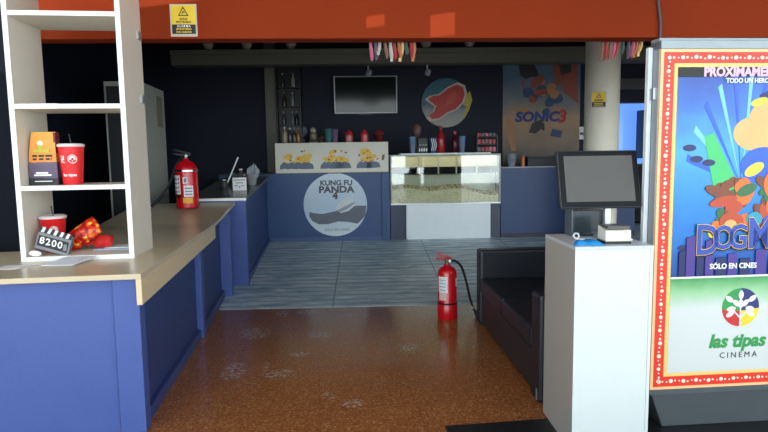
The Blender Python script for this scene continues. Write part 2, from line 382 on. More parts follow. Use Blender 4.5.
def cup(name, loc, r0_, r1_, h, label, tilt=0, straw=True, print_=True, group=None, lid=True):
    c = thing(name, loc, label, 'cup', group=group)
    MB().lathe([(r0_, 0), (r0_+.001, .004), (r1_, h), (r1_+.003, h+.003), (r1_-.002, h+.004)], seg=32).build('cup_body', red_paper, c, smooth=True)
    lz = MB().lathe([(r1_+.004, h-.006), (r1_+.005, h+.008), (r1_-.004, h+.014), (r1_-.010, h+.010), (0.001, h+.010)], seg=32)
    lz.build('lid', M('clear_white_lid', (226, 214, 216), .25), c, smooth=True)
    if straw: MB().tube([(.004, 0, h+.008), (-.004, .004, h+.05), (-.008, .006, h+.075)], .004).build('straw', black_pl, c, smooth=True)
    if print_:
        def cv(x, z, t):
            r = r0_ + (r1_-r0_)*z/h + .0012 + t; a = x/r
            return (r*math.sin(a), -r*math.cos(a), z)
        p = MB()
        p.text('las tipas', .006, h*.25, .026, curve=cv, off=.0006)
        def ring(cx, cz, ra, rb, m=0, seg=20, a0=0, a1=2*PI):
            vs, fs = [], []
            for i in range(seg+1):
                t = a0+(a1-a0)*i/seg
                for rr in (ra, rb):
                    vs.append(cv(cx+rr*math.cos(t), cz+rr*math.sin(t), 0))
            for i in range(seg): fs.append((2*i, 2*i+1, 2*i+3, 2*i+2))
            p._add(vs, fs, m)
        p.build('name_lettering', [white_ink], c, recalc=False); p = MB(); s_ = h/.25
        ring(.03, h*.66, .024*s_, .028*s_)
        for a in range(5):
            t = PI/2+(a-2)*.75; ring(.03+.013*math.cos(t), h*.66+.013*math.sin(t), 0.001, .007, seg=8)
        ring(.03, h*.61, .001, .004, seg=6)
        p.build('logo_print', [white_ink], c, recalc=False); p = MB()
        for k in range(5):
            for q in range(3):
                if (k*3+q) % 4 != 1:
                    vs = [cv(x, z, 0) for x, z in ((-.045+q*.009, h*.56+k*.0095), (-.037+q*.009, h*.56+k*.0095), (-.037+q*.009, h*.56+k*.0095+.008), (-.045+q*.009, h*.56+k*.0095+.008))]
                    p._add(vs, [(0, 1, 2, 3)], 0)
        p.build('code_print', [white_ink], c, recalc=False)
    return c
cup('paper_cup', (-1.532, 3.925, 1.3985), .056, .076, .245, 'tall red paper cup with lid and straw beside the orange bag')
lc = cup('paper_cup', (-1.70, 3.99, .9585), .052, .078, .225, 'short red paper cup on bottom shelf behind the clapperboard box')
# clapperboard shaped snack box, leaning back
kb = thing('clapperboard_box', (-1.655, 3.818, .976), 'grey and black clapperboard shaped box on the bottom shelf', 'box', rz=.06)
KB = [M('clapper_grey', (118, 120, 126), .3), black_ink, white_ink]
kb.scale = (1.18,)*3
mb = MB().prism([(-.085, .02), (.085, -.015), (.098, .095), (-.072, .125)], 0, .045, 'y', 0)
kbody = mb.build('box_body', KB[0], kb, bevel=.004, rot=(-.2, .12, 0))
mb = MB().prism([(-.073, .108), (.092, .073), (.098, .100), (-.066, .134)], -.003, .05, 'y', 1)
for i in range(5):
    x = -.06+i*.031; z = .112-i*.0066
    mb.prism([(x, z-.004), (x+.014, z-.007), (x+.024, z+.018), (x+.010, z+.021)], -.005, .0, 'y', 2)
mb.build('clapper_bar', KB, kb, bevel=.001, rot=(-.2, .12, 0))
mb = MB().prism([(-.072, .035), (.078, .003), (.084, .06), (-.066, .091)], -.002, .002, 'y', 1)
cs = math.cos(-.2); sn = math.sin(-.2)
tmp = mb
for i, ch in enumerate('8200'):
    tmp.text(ch, -.048+i*.03, .060-i*.0062, .05, -.003, 2, off=.001)
tmp.box(.06, .076, -.0035, 0, .014, .048, 0)
tmp.build('number_plate', KB, kb, rot=(-.2, .12, 0))
# red and yellow snack bag
sb = thing('snack_bag', (-1.53, 4.02, .9635), 'crinkled red and yellow snack bag leaning beside the clapperboard box', 'snack bag')
def pillow(mb, L, Wd, T, n=14, m=6, twist=.0):
    vs, fs = [], []
    for side in (1, -1):
        base = len(vs)
        for i in range(n+1):
            for j in range(m+1):
                a, b = i/n*2-1, j/m*2-1
                t = T*max(0, (1-a**4))**.6*max(0, (1-b**4))**.6
                vs.append((a*L*(1-.08*b*b), b*Wd*(1-.1*a*a), side*t*(1+.12*random.uniform(-1, 1)) + .002*side))
        for i in range(n):
            for j in range(m):
                q = (base+i*(m+1)+j, base+(i+1)*(m+1)+j, base+(i+1)*(m+1)+j+1, base+i*(m+1)+j+1); fs.append(q if side > 0 else q[::-1])
    mb._add(vs, fs, 0); return mb
pm = M('snack_bag_print', (216, 40, 24), .25)
n_ = pm.node_tree.nodes; l_ = pm.node_tree.links
nz = n_.new('ShaderNodeTexNoise'); nz.inputs['Scale'].default_value = 26; nz.inputs['Detail'].default_value = 2; rr = n_.new('ShaderNodeValToRGB'); l_.new(nz.outputs['Fac'], rr.inputs[0])
tcn = n_.new('ShaderNodeTexCoord'); l_.new(tcn.outputs['Object'], nz.inputs['Vector'])
rr.color_ramp.interpolation = 'CONSTANT'; ee = rr.color_ramp.elements; ee[0].color = lin((170, 22, 16)); ee[1].position = .46; ee[1].color = lin((232, 48, 24))
for p, c in ((.56, (240, 120, 30)), (.63, (250, 214, 90))):
    q = ee.new(p); q.color = lin(c)
l_.new(rr.outputs[0], n_['Principled BSDF'].inputs['Base Color'])
pillow(MB(), .125, .072, .04).build('bag_body', pm, sb, smooth=True, loc=(-.012, .02, .094), rot=(1.15, -.62, .1))
MB().prism([(-.145, -.05), (-.11, -.06), (-.11, .06), (-.145, .05)], -.002, .002, 'z').build('clear_end', M('clear_film', (190, 178, 172), .2), sb, loc=(-.012, .02, .094), rot=(1.15, -.62, .1))
rp = thing('sauce_pouch', (-1.435, 4.06, .9595), 'small red pouch with pinched neck lying right of the snack bag', 'pouch')
pillow(MB(), .06, .045, .034).build('pouch_body', M('pouch_red', (214, 44, 40), .35), rp, smooth=True, loc=(.02, 0, .044), rot=(.9, -.05, 0))
MB().tube([(-.09, 0, .035), (-.06, 0, .042), (-.03, 0, .044)], [.022, .014, .022]).build('pouch_neck', MATS['pouch_red'], rp, smooth=True)
tag(bx(-.14, .12, -.12, .08, 0, .006).build('folder', M('pale_blue_card', (176, 194, 222), .5), loc=(-1.31, 4.08, .9595), bevel=.001), 'pale blue folder lying at right end of the bottom shelf', 'folder')
pc = MB().prism([(-.10, -.1), (.10, -.1), (.11, .06), (-.09, .08)], .0, .004, 'z').build('paper_sheet', white_paper, loc=(-1.30, 4.09, .9672), rot=(0, .0, .08)); tag(pc, 'white sheet lying on the pale blue folder in the shelf', 'paper')
tag(MB().disc(0, 0, .036, -.006, .006, rz=.017, m=0).build('coaster', white_paper, loc=(-1.735, 3.797, .977), rot=(-.15, .1, 0)), 'white oval coaster lying in front of the clapperboard box', 'coaster')
tag(MB().prism([(-.12, -.06), (.06, -.06), (.12, .065), (-.05, .065)], 0, .002, 'z').build('paper_slip', white_paper, loc=(-1.78, 3.585, .9305)), 'white paper slip on the worktop left of the shelf', 'paper')
tag(MB().prism([(-.13, -.12), (.05, -.13), (.12, .055), (-.06, .065)], 0, .005, 'z').build('paper_slip', M('folded_card', (228, 228, 236), .5), loc=(-1.48, 3.70, .945), rot=(.10, 0, 0)), 'grey white folded leaflet on the worktop leaning on the shelf front', 'paper')
tag(MB().prism([(-.14, -.05), (.08, -.06), (.14, .05), (-.1, .07)], 0, .003, 'z').build('paper_sheet', M('pinkish_paper', (226, 214, 212), .6), loc=(-1.63, 3.85, 1.896)), 'paper sheet lying on the empty upper shelf', 'paper')

# ================================================================ EXTINGUISHERS
def extinguisher(loc, r, h, label, big):
    e = thing('fire_extinguisher', loc, label, 'fire extinguisher', rz=-.1)
    k = r
    hb = h*.80
    prof = [(r*.9, 0), (r*1.0, .012), (r*1.0, hb-r*.75), (r*.93, hb-r*.45), (r*.74, hb-r*.18), (r*.42, hb-r*.02), (r*.26, hb+.02), (.022, hb+.03)]
    if not big: prof = [(r*1.0, 0), (r*1.06, .008), (r*1.06, h*.22), (r*1.0, h*.235)] + prof[2:]
    MB().lathe(prof, seg=36).build('cylinder', red_ext, e, smooth=True)
    ring = MB().lathe([(r*1.0+.002, 0), (r*1.0+.006, .004), (r*1.0+.006, .02 if big else .012), (r*1.0+.002, .024 if big else .016)], z0=(hb-r*.98) if big else h*.232, seg=36)
    ring.build('band', chrome if big else black_pl, e, smooth=True)
    MB().lathe([(.02, 0), (.024, .01), (.018, .05), (.022, .06)], z0=hb+.015, seg=16).build('valve', chrome, e, smooth=True)
    hm = dgrey_pl if big else M('lever_red', (196, 28, 34), .35)
    z = hb+.075; L = r*(1.15 if big else 1.25)
    a = MB().prism([(-L*.95, z+.01), (-L*.9, z-.006), (0, z-.022), (L*.35, z-.02), (L*.35, z-.004)], -.012, .012, 'y'); a.build('carry_handle', hm, e, bevel=.003)
    a = MB().prism([(-L*.9, z+.055), (-L*.86, z+.04), (L*.1, z), (L*.38, z-.004), (L*.38, z+.01), (L*.05, z+.02)], -.012, .012, 'y'); a.build('squeeze_lever', hm, e, bevel=.003)
    MB().lathe([(.014, 0), (.014, .012)], seg=14).build('pressure_gauge', white_ink, e, loc=(.02, -.03, hb+.055), rot=(PI/2, 0, 0))
    # labels wrap round the cylinder
    lb = MB()
    def patch(a0, a1, z0, z1, m, t=.0018):
        vs, fs = [], []
        n = 8
        for i in range(n+1):
            an = a0+(a1-a0)*i/n
            for z_ in (z0, z1): vs.append(((r*1.0+t)*math.sin(an), -(r*1.0+t)*math.cos(an), z_))
        for i in range(n): fs.append((2*i, 2*i+2, 2*i+3, 2*i+1))
        lb._add(vs, fs, m)
    if big:
        patch(-1.25, -.28, h*.24, h*.56, 0); patch(-1.25, -.28, h*.18, h*.235, 1)
        for q in range(4): patch(-1.15+.1*(q % 2), -.6, h*(.27+.07*q), h*(.295+.07*q), 3, .003); patch(-.5, -.38, h*(.27+.07*q), h*(.31+.07*q), 3, .003)
        LBM = [white_ink, black_ink, M('label_yellow', (240, 178, 48), .5), M('label_grey', (120, 124, 132), .5)]
        lb.build('label', LBM, e, recalc=False); lb = MB()
        patch(-.02, .36, h*.42, h*.53, 0); patch(.06, .28, h*.44, h*.51, 3, .003)
        lb.build('label', LBM, e, recalc=False); lb = MB()
        patch(.02, .85, h*.2, h*.385, 0)
        for q in range(3): patch(.12, .75, h*(.23+.05*q), h*(.25+.05*q), 3, .003)
        lb.build('label', LBM, e, recalc=False); lb = MB()
        patch(-.1, .75, h*.09, h*.18, 2)
    else:
        patch(-1.2, -.12, h*.42, h*.66, 0); patch(-1.1, -.22, h*.30, h*.42, 4)
        for q in range(4): patch(-1.05, -.3, h*(.45+.05*q), h*(.465+.05*q), 5, .003)
        LBM = [white_ink, black_ink, M('label_yellow', (240, 178, 48), .5), M('label_grey', (120, 124, 132), .5), M('label_pink', (226, 196, 190), .5), M('label_paleblue', (150, 178, 206), .5)]
        lb.build('label', LBM, e, recalc=False); lb = MB()
        patch(.9, 1.25, h*.5, h*.63, 0)
    lb.build('label', [white_ink, black_ink, M('label_yellow', (240, 178, 48), .5), M('label_grey', (120, 124, 132), .5), M('label_pink', (226, 196, 190), .5), M('label_paleblue', (150, 178, 206), .5)], e, recalc=False)
    if big:
        hp = [(-.02, 0, hb+.045), (-r*.75, .03, hb-.005), (-r*1.2, .045, hb-.10), (-r*1.7, .05, h*.42), (-r*2.5, .06, h*.2), (-r*3.2, .07, h*.07)]
    else:
        hp = [(.02, 0, hb+.045), (r*.8, -.01, hb+.05), (r*1.5, -.01, hb-.01), (r*2.0, -.01, h*.55), (r*2.4, -.01, h*.3), (r*2.75, -.01, h*.16)]
    # smooth the hose
    P = [Vector(p) for p in hp]; Q = []
    for i in range(len(P)-1):
        p0, p1, p2, p3 = P[max(i-1, 0)], P[i], P[i+1], P[min(i+2, len(P)-1)]
        for t in (0, .25, .5, .75):
            Q.append(.5*((2*p1)+(-p0+p2)*t+(2*p0-5*p1+4*p2-p3)*t*t+(-p0+3*p1-3*p2+p3)*t**3))
    Q.append(P[-1])
    hs = MB().tube(Q, .013 if big else .012).build('hose', dgrey_pl if big else black_pl, e, smooth=True)
    d = (Q[-1]-Q[-2]).normalized(); p = Q[-1]
    MB().tube([p, p+d*.02, p+d*.022, p+d*(.05 if big else .12)], [.015, .015, .011, .02] if big else [.016, .016, .012, .018]).build('nozzle', black_pl, hs, smooth=True)
    if not big: MB().tube([p-d*.012, p+d*.008], .018).build('nozzle_collar', alu, hs, smooth=True)
extinguisher((-1.36, 6.45, 1.024), .118, .63, 'large red fire extinguisher with silver band standing on the worktop', True)
extinguisher((1.235, 5.28, 0), .09, .63, 'red fire extinguisher standing on the brown floor by the sofa', False)

# ================================================================ tall pale cabinet behind the counter
tcab = thing('tall_cabinet', (-2.3, 8.1, .11), 'tall pale grey cabinet behind the counter with a notice on its side', 'cabinet')
bx(-.22, .22, -.55, .55, 0.0, 2.40).build('cabinet_body', M('cabinet_grey', (206, 208, 198), .5), tcab, bevel=.006)
bx(.22, .222, .13, .42, 1.88, 2.3).build('notice', M('notice_grey', (160, 156, 134), .6), tcab)
bx(-.19, .19, -.568, -.55, .05, 2.34).build('door', M('cabinet_dark_door', (52, 54, 58), .5), tcab, bevel=.004)

# ================================================================ SECOND COUNTER on the ramp
A2 = -math.radians(2.6)
c2 = thing('side_counter', (-.786, 6.81, .0), 'blue side counter on the ramp running back from the front worktop', 'counter', rz=A2)
s2 = SL
def z2(y, h): return .066 + s2*y + h
MB().prism([(0, z2(0, -.02)), (2.20, z2(2.2, -.02)), (2.20, z2(2.2, 1.0)), (0, z2(0, 1.0))], -.66, -.03, 'x').build('counter_body', blue_shaded, c2)
MB().prism([(-.015, z2(0, -.015)), (.06, z2(.06, -.015)), (.06, z2(.06, 1.0)), (-.015, z2(0, 1.0))], -.66, 0, 'x').build('end_panel', blue_paint, c2, bevel=.004)
MB().prism([(.06, z2(.06, -.01)), (2.2, z2(2.2, -.01)), (2.2, z2(2.2, .07)), (.06, z2(.06, .07))], -.03, -.012, 'x').build('baseboard', MATS['baseboard_blue'], c2, bevel=.004)
w2 = thing('worktop', (-.786, 6.81, 1.066), 'grey stone top of the side counter with a thin white front edge', 'worktop', rz=A2)
MB().prism([(-.03, s2*-.03), (2.2, s2*2.2), (2.2, s2*2.2+.03), (-.03, .03-s2*.03)], -.66, 0.01, 'x').build('slab', c2_top_m, w2, bevel=.003)
MB().prism([(-.038, s2*-.03), (-.03, s2*-.03), (-.03, .031-s2*.03), (-.038, .031-s2*.03)], -.66, 0.012, 'x').build('edge_strip', shelf_white, w2)
def on2(x, y): # point on the side counter's top
    p = Matrix.Rotation(A2, 3, 'Z') @ Vector((x, y, 0)); return (p.x-.786, p.y+6.81, 1.098+s2*y)
sg = thing('sign_card', on2(-.17, .62), 'small white printed sign card standing on the side counter', 'sign', rz=A2)
bx(-.085, .085, 0, .02, -.006, .16).build('card', white_paper, sg, bevel=.002)
sgm = MB()
for z, a, b in ((.135, -.07, .07), (.1, -.05, .05), (.065, -.06, -.02), (.062, .02, .06)): sgm.box(a, b, -.002, 0, z-.012, z)
sgm.disc(0, .04, .012, -.002, 0); sgm.build('print', [M('faint_ink', (150, 154, 164), .5)], sg)
tb = thing('tablet', on2(-.36, 1.1), 'thin tablet tilted on its stand seen edge on, beside the sign card', 'tablet', rz=.14)
bx(-.008, .008, -.12, .12, 0, .40).build('screen', [M('tablet_white', (236, 238, 236), .3)], tb, bevel=.003, rot=(0, .42, 0), loc=(-.06, 0, .012))
bx(-.005, .005, -.05, .05, 0, .21).build('stand_leg', dgrey_pl, tb, rot=(0, -.38, 0), loc=(.10, 0, .004))
nc = thing('napkin_cup', on2(-.1, 1.2), 'clear cup stuffed with white napkins on the side counter', 'cup')
MB().lathe([(.052, -.006), (.054, 0), (.075, .14), (.077, .142), (.072, .14)], seg=24).build('cup_body', M('frosted_cup', (150, 152, 154), .3), nc, smooth=True)
for k in range(7):
    a = k*.9; MB().prism([(-.05, 0), (.05, .0), (.062, .10), (0, .15+.02*(k % 3)), (-.055, .09)], -.003, .003, 'y').build('napkin', M('napkin_white', (170, 176, 186), .7), nc, loc=(.026*math.cos(a), .026*math.sin(a), .10), rot=(.22*math.sin(a), .24*math.cos(a), a))
for k, (x, y, h, c, nm) in enumerate(((-.27, 1.35, .2, (92, 82, 84), 'slim grey dispenser bottle behind the sign card'), (-.42, .95, .1, (60, 62, 66), 'low dark jar left of the tablet'), (-.2, 1.25, .13, (104, 60, 58), 'dark red jar between dispenser bottle and napkin cup'))):
    j = thing('jar' if h < .15 else 'bottle', on2(x, y), nm, 'jar' if h < .15 else 'bottle')
    MB().lathe([(.04, -.006), (.042, 0), (.042, h*.65), (.02, h*.8), (.02, h*.9)], seg=18).build('jar_body', M('jar_%d' % k, c, .3), j, smooth=True)
    MB().lathe([(.024, 0), (.024, h*.12)], z0=h*.88, seg=18).build('cap', white_paper, j, smooth=True)

# ================================================================ BACK COUNTER
ZB = ramp_z(0)
bc = thing('snack_counter', bk(0.9, 0, ZB-.012), 'blue snack counter at the back under the white printed box', 'counter', rz=BR)
bx(-1.65, .84, .0, .75, 0, 1.06).build('counter_body', blue_back, bc)
bx(.84, .965, -.03, .75, 0, 1.06).build('pilaster', blue_back, bc, bevel=.004)
bx(-.89, .84, -.012, 0.0, 0, .07).build('baseboard', M('back_baseboard', (62, 86, 130), .5), bc)
bx(-1.65, .965, -.02, .75, 1.06, 1.075).build('counter_top', M('dark_top', (40, 44, 56), .35), bc)
ZT = ZB-.012+1.075
bn = thing('display_box', bk(.985, .0, ZT), 'long white printed box on the snack counter, yellow and grey pictures', 'box', rz=BR)
bx(-.865, .865, -.02, .30, 0, .46).build('box_body', M('printed_box_white', (216, 214, 200), .5, var=.03), bn, bevel=.004)
ar = MB()
yl = [M('print_yellow', (226, 186, 74), .5), M('print_bluegrey', (92, 108, 130), .5), M('print_brown', (110, 88, 60), .5), M('print_orange', (222, 120, 60), .5), white_ink]
random.seed(3)
for ci, (cx, wd, tall) in enumerate(((-.6, .30, .30), (-.42, .2, .22), (-.0, .26, .32), (.16, .22, .34), (.5, .16, .34), (.62, .18, .3))):
    if ci in (2, 4): ar.build('printed_picture', yl, bn); ar = MB()
    for k in range(5):
        ar.disc(cx+random.uniform(-wd, wd)*.35, .2+random.uniform(-.06, tall*.4), random.uniform(.04, .075), -.0215-.0006*k, -.02, rz=random.uniform(.025, .05), rot=random.uniform(-.6, .6), m=0, seg=16)
    for k in range(4):
        x = cx+random.uniform(-wd, wd)*.4; ar.prism([(x-.09, .06), (x+.08, .06+random.uniform(0, .02)), (x+.06, .14), (x-.03, .17), (x-.08, .12)], -.0245-.0005*k, -.02, 'y', 1)
    for k in range(4): ar.disc(cx+random.uniform(-wd, wd)*.5, .2+random.uniform(-.08, .14), random.uniform(.012, .025), -.0275, -.02, rz=.012, rot=random.uniform(-1, 1), m=2 if k % 2 else 3, seg=10)
ar.prism([(.76, .18), (.8, .18), (.81, .27), (.77, .26)], -.022, -.02, 'y', 2)
ar.build('printed_picture', yl, bn)
# round poster on the front
rd = thing('round_poster', bk(1.02, -.004, .81), 'round pale blue movie sticker on the blue snack counter front', 'poster', rz=BR)
MB().disc(0, 0, .49, -.008, 0.002, seg=64).build('disc', ramp_mat('round_print', [(0, (214, 226, 230)), (.4, (180, 204, 222)), (1, (206, 218, 230))], 'Z', -.49, .49, .5), rd)
tm = MB()
tm.text('KUNG FU', .02, .335, .11, -.0085, 0, off=.004, sx=1.05, th=.0008); tm.text('PANDA', .02, .232, .14, -.0085, 0, off=.006, sx=1.15, th=.0008); tm.text('4', .0, .135, .15, -.0085, 0, off=.008, th=.0008)
tm.build('title_lettering', [M('title_dark', (74, 76, 84), .5)], rd); tm = MB()
tm.text('SOLO EN CINES', .02, -.39, .055, -.0085, 1, off=.001, th=.0008)
tm.build('footer_lettering', [M('title_dark', (74, 76, 84), .5), M('title_grey', (140, 146, 154), .5)], rd)
sw = MB()
sw.prism([(-.40, -.10), (-.36, -.12), (-.2, -.14), (0, -.10), (.16, -.05), (.34, -.02), (.48, -.02), (.46, -.18), (.34, -.30), (.18, -.27), (.04, -.26), (-.12, -.3), (-.26, -.3), (-.36, -.25), (-.41, -.17)], -.0095, 0, 'y', 0)
sw.prism([(.0, -.06), (.06, .04), (.16, .12), (.27, .1), (.30, -.02), (.2, -.1), (.08, -.13)], -.0105, 0, 'y', 1)
sw.prism([(.02, -.09), (.2, .0), (.29, .04), (.29, .01), (.18, -.07), (.06, -.12)], -.0112, 0, 'y', 2)
sw.build('artwork', [M('art_grey', (96, 104, 116), .5), M('art_pale', (208, 214, 220), .5), M('art_midgrey', (150, 156, 166), .5)], rd)

# little goods on the display box
ZX = ZT+.46
def bottle(u, v, z, r, h, rgb, cap, label, name='bottle', group=None, shape=0):
    t = thing(name, bk(u, v, z), label, name.split('_')[-1], group=group)
    mt = M('goods_%02x%02x%02x' % rgb, rgb, .25); mc = M('goods_%02x%02x%02x' % cap, cap, .35)
    if shape == 0:
        MB().lathe([(r*.9, 0), (r, .01), (r, h*.55), (r*.85, h*.66), (r*.36, h*.78), (r*.34, h*.9)], seg=18).build('bottle_body', mt, t, smooth=True)
        MB().lathe([(r*.42, 0), (r*.42, h*.12), (r*.3, h*.13)], z0=h*.88, seg=14).build('cap', mc, t, smooth=True)
    elif shape == 1:  # jar with domed lid
        MB().lathe([(r*.95, 0), (r, .012), (r, h*.55), (r*.8, h*.62)], seg=20).build('jar_body', mt, t, smooth=True)
        MB().lathe([(r*1.02, 0), (r*1.02, h*.10), (r*.7, h*.30), (r*.25, h*.36), (r*.25, h*.44), (0.001, h*.46)], z0=h*.56, seg=20).build('lid', mc, t, smooth=True)
    elif shape == 2:  # cup
        MB().lathe([(r*.7, 0), (r*.72, .008), (r, h), (r*1.05, h+.004), (r*.94, h), (r*.66, .02)], seg=20).build('cup_body', mt, t, smooth=True)
        MB().lathe([(r*.80, h*.35), (r*.87, h*.6)], seg=20, cap=False).build('sleeve', mc, t, smooth=True) if False else None
    elif shape == 3:  # bowl with a heap
        MB().lathe([(r*.6, 0), (r*.65, .01), (r, h*.55), (r*1.04, h*.6), (r*.95, h*.6), (r*.5, .03)], seg=22).build('bowl_body', mt, t, smooth=True)
        MB().lathe([(r*.95, h*.52), (r*.8, h*.75), (r*.4, h*.95), (0.001, h)], seg=22).build('contents', mc, t, smooth=True)
    return t
G1 = 'bottles at the left end of the white box'
bottle(.255, .12, ZX, .045, .25, (150, 138, 108), (190, 190, 184), 'cream bottle with pale cap, leftmost on the white box')
bottle(.335, .14, ZX, .036, .24, (60, 62, 74), (206, 208, 214), 'dark bottle with white cap, second from left on the box')
bottle(.405, .12, ZX, .036, .22, (78, 62, 44), (120, 92, 50), 'brown bottle, third from left on the white box')
bottle(.465, .14, ZX, .036, .23, (136, 96, 44), (160, 120, 60), 'amber bottle, fourth from left on the white box')
f = thing('figurine', bk(.70, .12, ZX), 'stacked cream and dark figurine standing on the white box', 'figurine')
MB().lathe([(.075, 0), (.08, .02), (.06, .05), (.065, .06)], seg=20).build('base', M('fig_base', (88, 78, 72), .5), f, smooth=True)
MB().lathe([(.05, .06), (.06, .1), (.045, .15), (.03, .16)], seg=20).build('body', M('fig_body', (128, 116, 102), .5), f, smooth=True)
MB().lathe([(.03, .16), (.045, .18), (.045, .21), (.02, .235), (.001, .24)], seg=20).build('head', M('fig_head', (168, 158, 146), .5), f, smooth=True)
bottle(.82, .10, ZX, .06, .10, (70, 54, 44), (96, 76, 60), 'low brown bowl beside the figurine on the box', 'bowl', shape=3)
bottle(.93, .12, ZX, .062, .21, (58, 120, 120), (58, 120, 120), 'teal paper cup on the white box', 'cup', shape=2)
bottle(1.03, .12, ZX, .058, .20, (112, 92, 122), (112, 92, 122), 'mauve paper cup right of the teal one', 'cup', shape=2)
bottle(1.25, .12, ZX, .062, .19, (186, 110, 112), (200, 30, 40), 'pinkish jar with red lid, left of two on the box', 'jar', shape=1)
bottle(1.49, .12, ZX, .060, .19, (190, 90, 96), (206, 32, 48), 'pinkish jar with red lid, right of two on the box', 'jar', shape=1)
bottle(1.72, .12, ZX, .085, .19, (92, 26, 30), (140, 50, 52), 'dark red bowl at right end of the white box', 'bowl', shape=3)

# bottle rack on the wall behind
rk = thing('bottle_rack', bk(.22, .98, 1.75), 'dark wall rack of bottles beside the pilaster', 'rack', rz=BR)
bx(-.2, .2, .18, .215, 0, 1.35).build('back_panel', M('rack_black', (14, 14, 18), .4), rk)
for sgn in (-1, 1): bx(sgn*.2-.012, sgn*.2+.012, 0, .2, 0, 1.35).build('side_panel', MATS['rack_black'], rk)
for z in (0, .32, .64, .96, 1.33): bx(-.188, .188, .0, .18, z, z+.018).build('rack_board', MATS['rack_black'], rk)
for k, (u, z, c) in enumerate(((-.1, .338, (60, 70, 84)), (.05, .338, (100, 110, 122)), (.12, .338, (48, 44, 40)), (-.08, .658, (66, 50, 36)), (.06, .658, (120, 126, 130)), (-.1, .978, (40, 46, 56)), (.08, .978, (150, 150, 150)))):
    bottle(.22+u, 1.07, 1.75+z, .032, .24, c, (150, 150, 150), ['smoky blue bottle, left on the lowest rack shelf', 'pale blue bottle, middle of the lowest rack shelf', 'dark bottle, right on the lowest rack shelf', 'brown bottle on the middle rack shelf', 'silvery bottle on the middle rack shelf', 'dark slate bottle on the top rack shelf', 'pale bottle on the top rack shelf'][k])
bu = thing('plant_pot', bk(.39, .55, ZT), 'dim bluish bunch in a tall pot behind the bottles', 'plant')
MB().lathe([(.08, 0), (.11, .35), (.1, .36), (.001, .35)], seg=20).build('pot', M('pot_dark', (60, 56, 66), .5), bu, smooth=True)
lf = MB()
random.seed(11)
for k in range(40):
    a = random.uniform(0, 6.28); rr_ = random.uniform(.02, .14); z = .36+random.uniform(.06, .34); 
    lf.disc(rr_*math.cos(a), z, .035, rr_*math.sin(a)-.002, rr_*math.sin(a)+.002, rz=.05, rot=a, seg=8)
lf.tube([(0, 0, .3), (0, 0, .6)], .06)
lf.build('leaves', M('leaf_bluegrey', (74, 92, 112), .5), bu)

# ================================================================ POPCORN DISPLAY CASE
dc = thing('popcorn_case', bk(2.74, 0, ZB-.012), 'glass popcorn display case with white lower front panel', 'display case', rz=BR)
gl = glass_mat('case_glass', (.94, .97, .95), .10)
case_d = M('case_dark_side', (34, 48, 74), .4)
bx(-.86, .86, .03, .6, 0, .55).build('case_base', case_d, dc)
bx(-.62, .70, -.012, .03, .01, .555).build('lower_panel', M('panel_white', (226, 234, 238), .35, var=.03), dc, bevel=.004)
bx(-.86, .86, .0, .62, .555, .575).build('case_floor', alu, dc)
cf = MB()
for x in (-.86, .84):
    for y in (0, .59): cf.box(x, x+.02, y, y+.02, .575, 1.33)
cf.box(-.86, .86, 0, .02, 1.31, 1.33).box(-.86, .86, .59, .61, 1.31, 1.33)
cf.build('frame', M('case_frame', (120, 128, 124), .35, .5), dc)
bx(-.70, .70, -.02, .62, 1.33, 1.352).build('top_board', white_lam, dc, bevel=.003)
bx(-.84, .84, .004, .010, .575, 1.31).build('front_glass', gl, dc)
for x in (-.854, .848): bx(x, x+.006, .02, .59, .575, 1.31).build('side_glass', gl, dc)
bx(-.84, .84, .30, .306, .575, 1.02).build('reflection_panel', M('reflection_grey', (172, 172, 156), .3, .2), dc)  # pale panel standing in for the outside floor's reflection in the glass
bx(-.84, .84, .16, .175, 1.135, 1.305).build('menu_panel', M('menu_cream', (226, 216, 180), .4, var=.1, scale=5), dc)
sl = bx(-.84, .84, .06, .30, 1.015, 1.03).build('glass_shelf', gl, dc)
for x in (-.42, -.12, .16, .48): bx(x, x+.02, .02, .04, 1.03, 1.31).build('upright', M('upright_cream', (210, 206, 184), .4), dc)
ld = bpy.data.lights.new('case_lamp', 'AREA'); ld.shape = 'RECTANGLE'; ld.size = 1.6; ld.size_y = .05; ld.energy = .5; ld.color = (1, .86, .6)
lo = bpy.data.objects.new('case_lamp', ld); COL.objects.link(lo); lo.parent = dc; lo.location = (0, .09, 1.305)
# popcorn
pk = MB(); random.seed(5)
def heap(x): return .20 + .05*math.sin(x*2.2+2.2) + .03*math.sin(x*7)
nx = 60
vs = []; fs = []
for i in range(nx+1):
    x = -.83+1.66*i/nx
    vs += [(x, .02, 0), (x, .02, heap(x)-.03), (x, .28, heap(x)+.01), (x, .28, 0)]
for i in range(nx):
    for k in range(3): fs.append((i*4+k, (i+1)*4+k, (i+1)*4+k+1, i*4+k+1))
pk._add(vs, fs, 0)
for k in range(1100):
    x = random.uniform(-.82, .82); t = random.random()
    if t < .62: y = .028; z = random.uniform(.012, max(.02, heap(x)-.02))
    else: y = random.uniform(.03, .27); z = heap(x)-.02+(y-.02)*.15
    r = random.uniform(.010, .018)
    a = [Vector(v)*r*random.uniform(.8, 1.25) + Vector((x, y, z)) for v in ((1, 0, 0), (-1, 0, 0), (0, 1, 0), (0, -1, 0), (0, 0, 1), (0, 0, -1))]
    a = [(q.x, max(q.y, .013), q.z) for q in a]
    pk._add(a, [(0, 2, 4), (2, 1, 4), (1, 3, 4), (3, 0, 4), (2, 0, 5), (1, 2, 5), (3, 1, 5), (0, 3, 5)], random.choice((0, 0, 1, 2)))
po = pk.build('popcorn', [M('popcorn_cream', (232, 222, 190), .7), M('popcorn_gold', (210, 188, 136), .7), M('popcorn_brown', (160, 136, 98), .7)], loc=bk(2.74, .0, ZB-.012+.576), rot=(0, 0, BR))
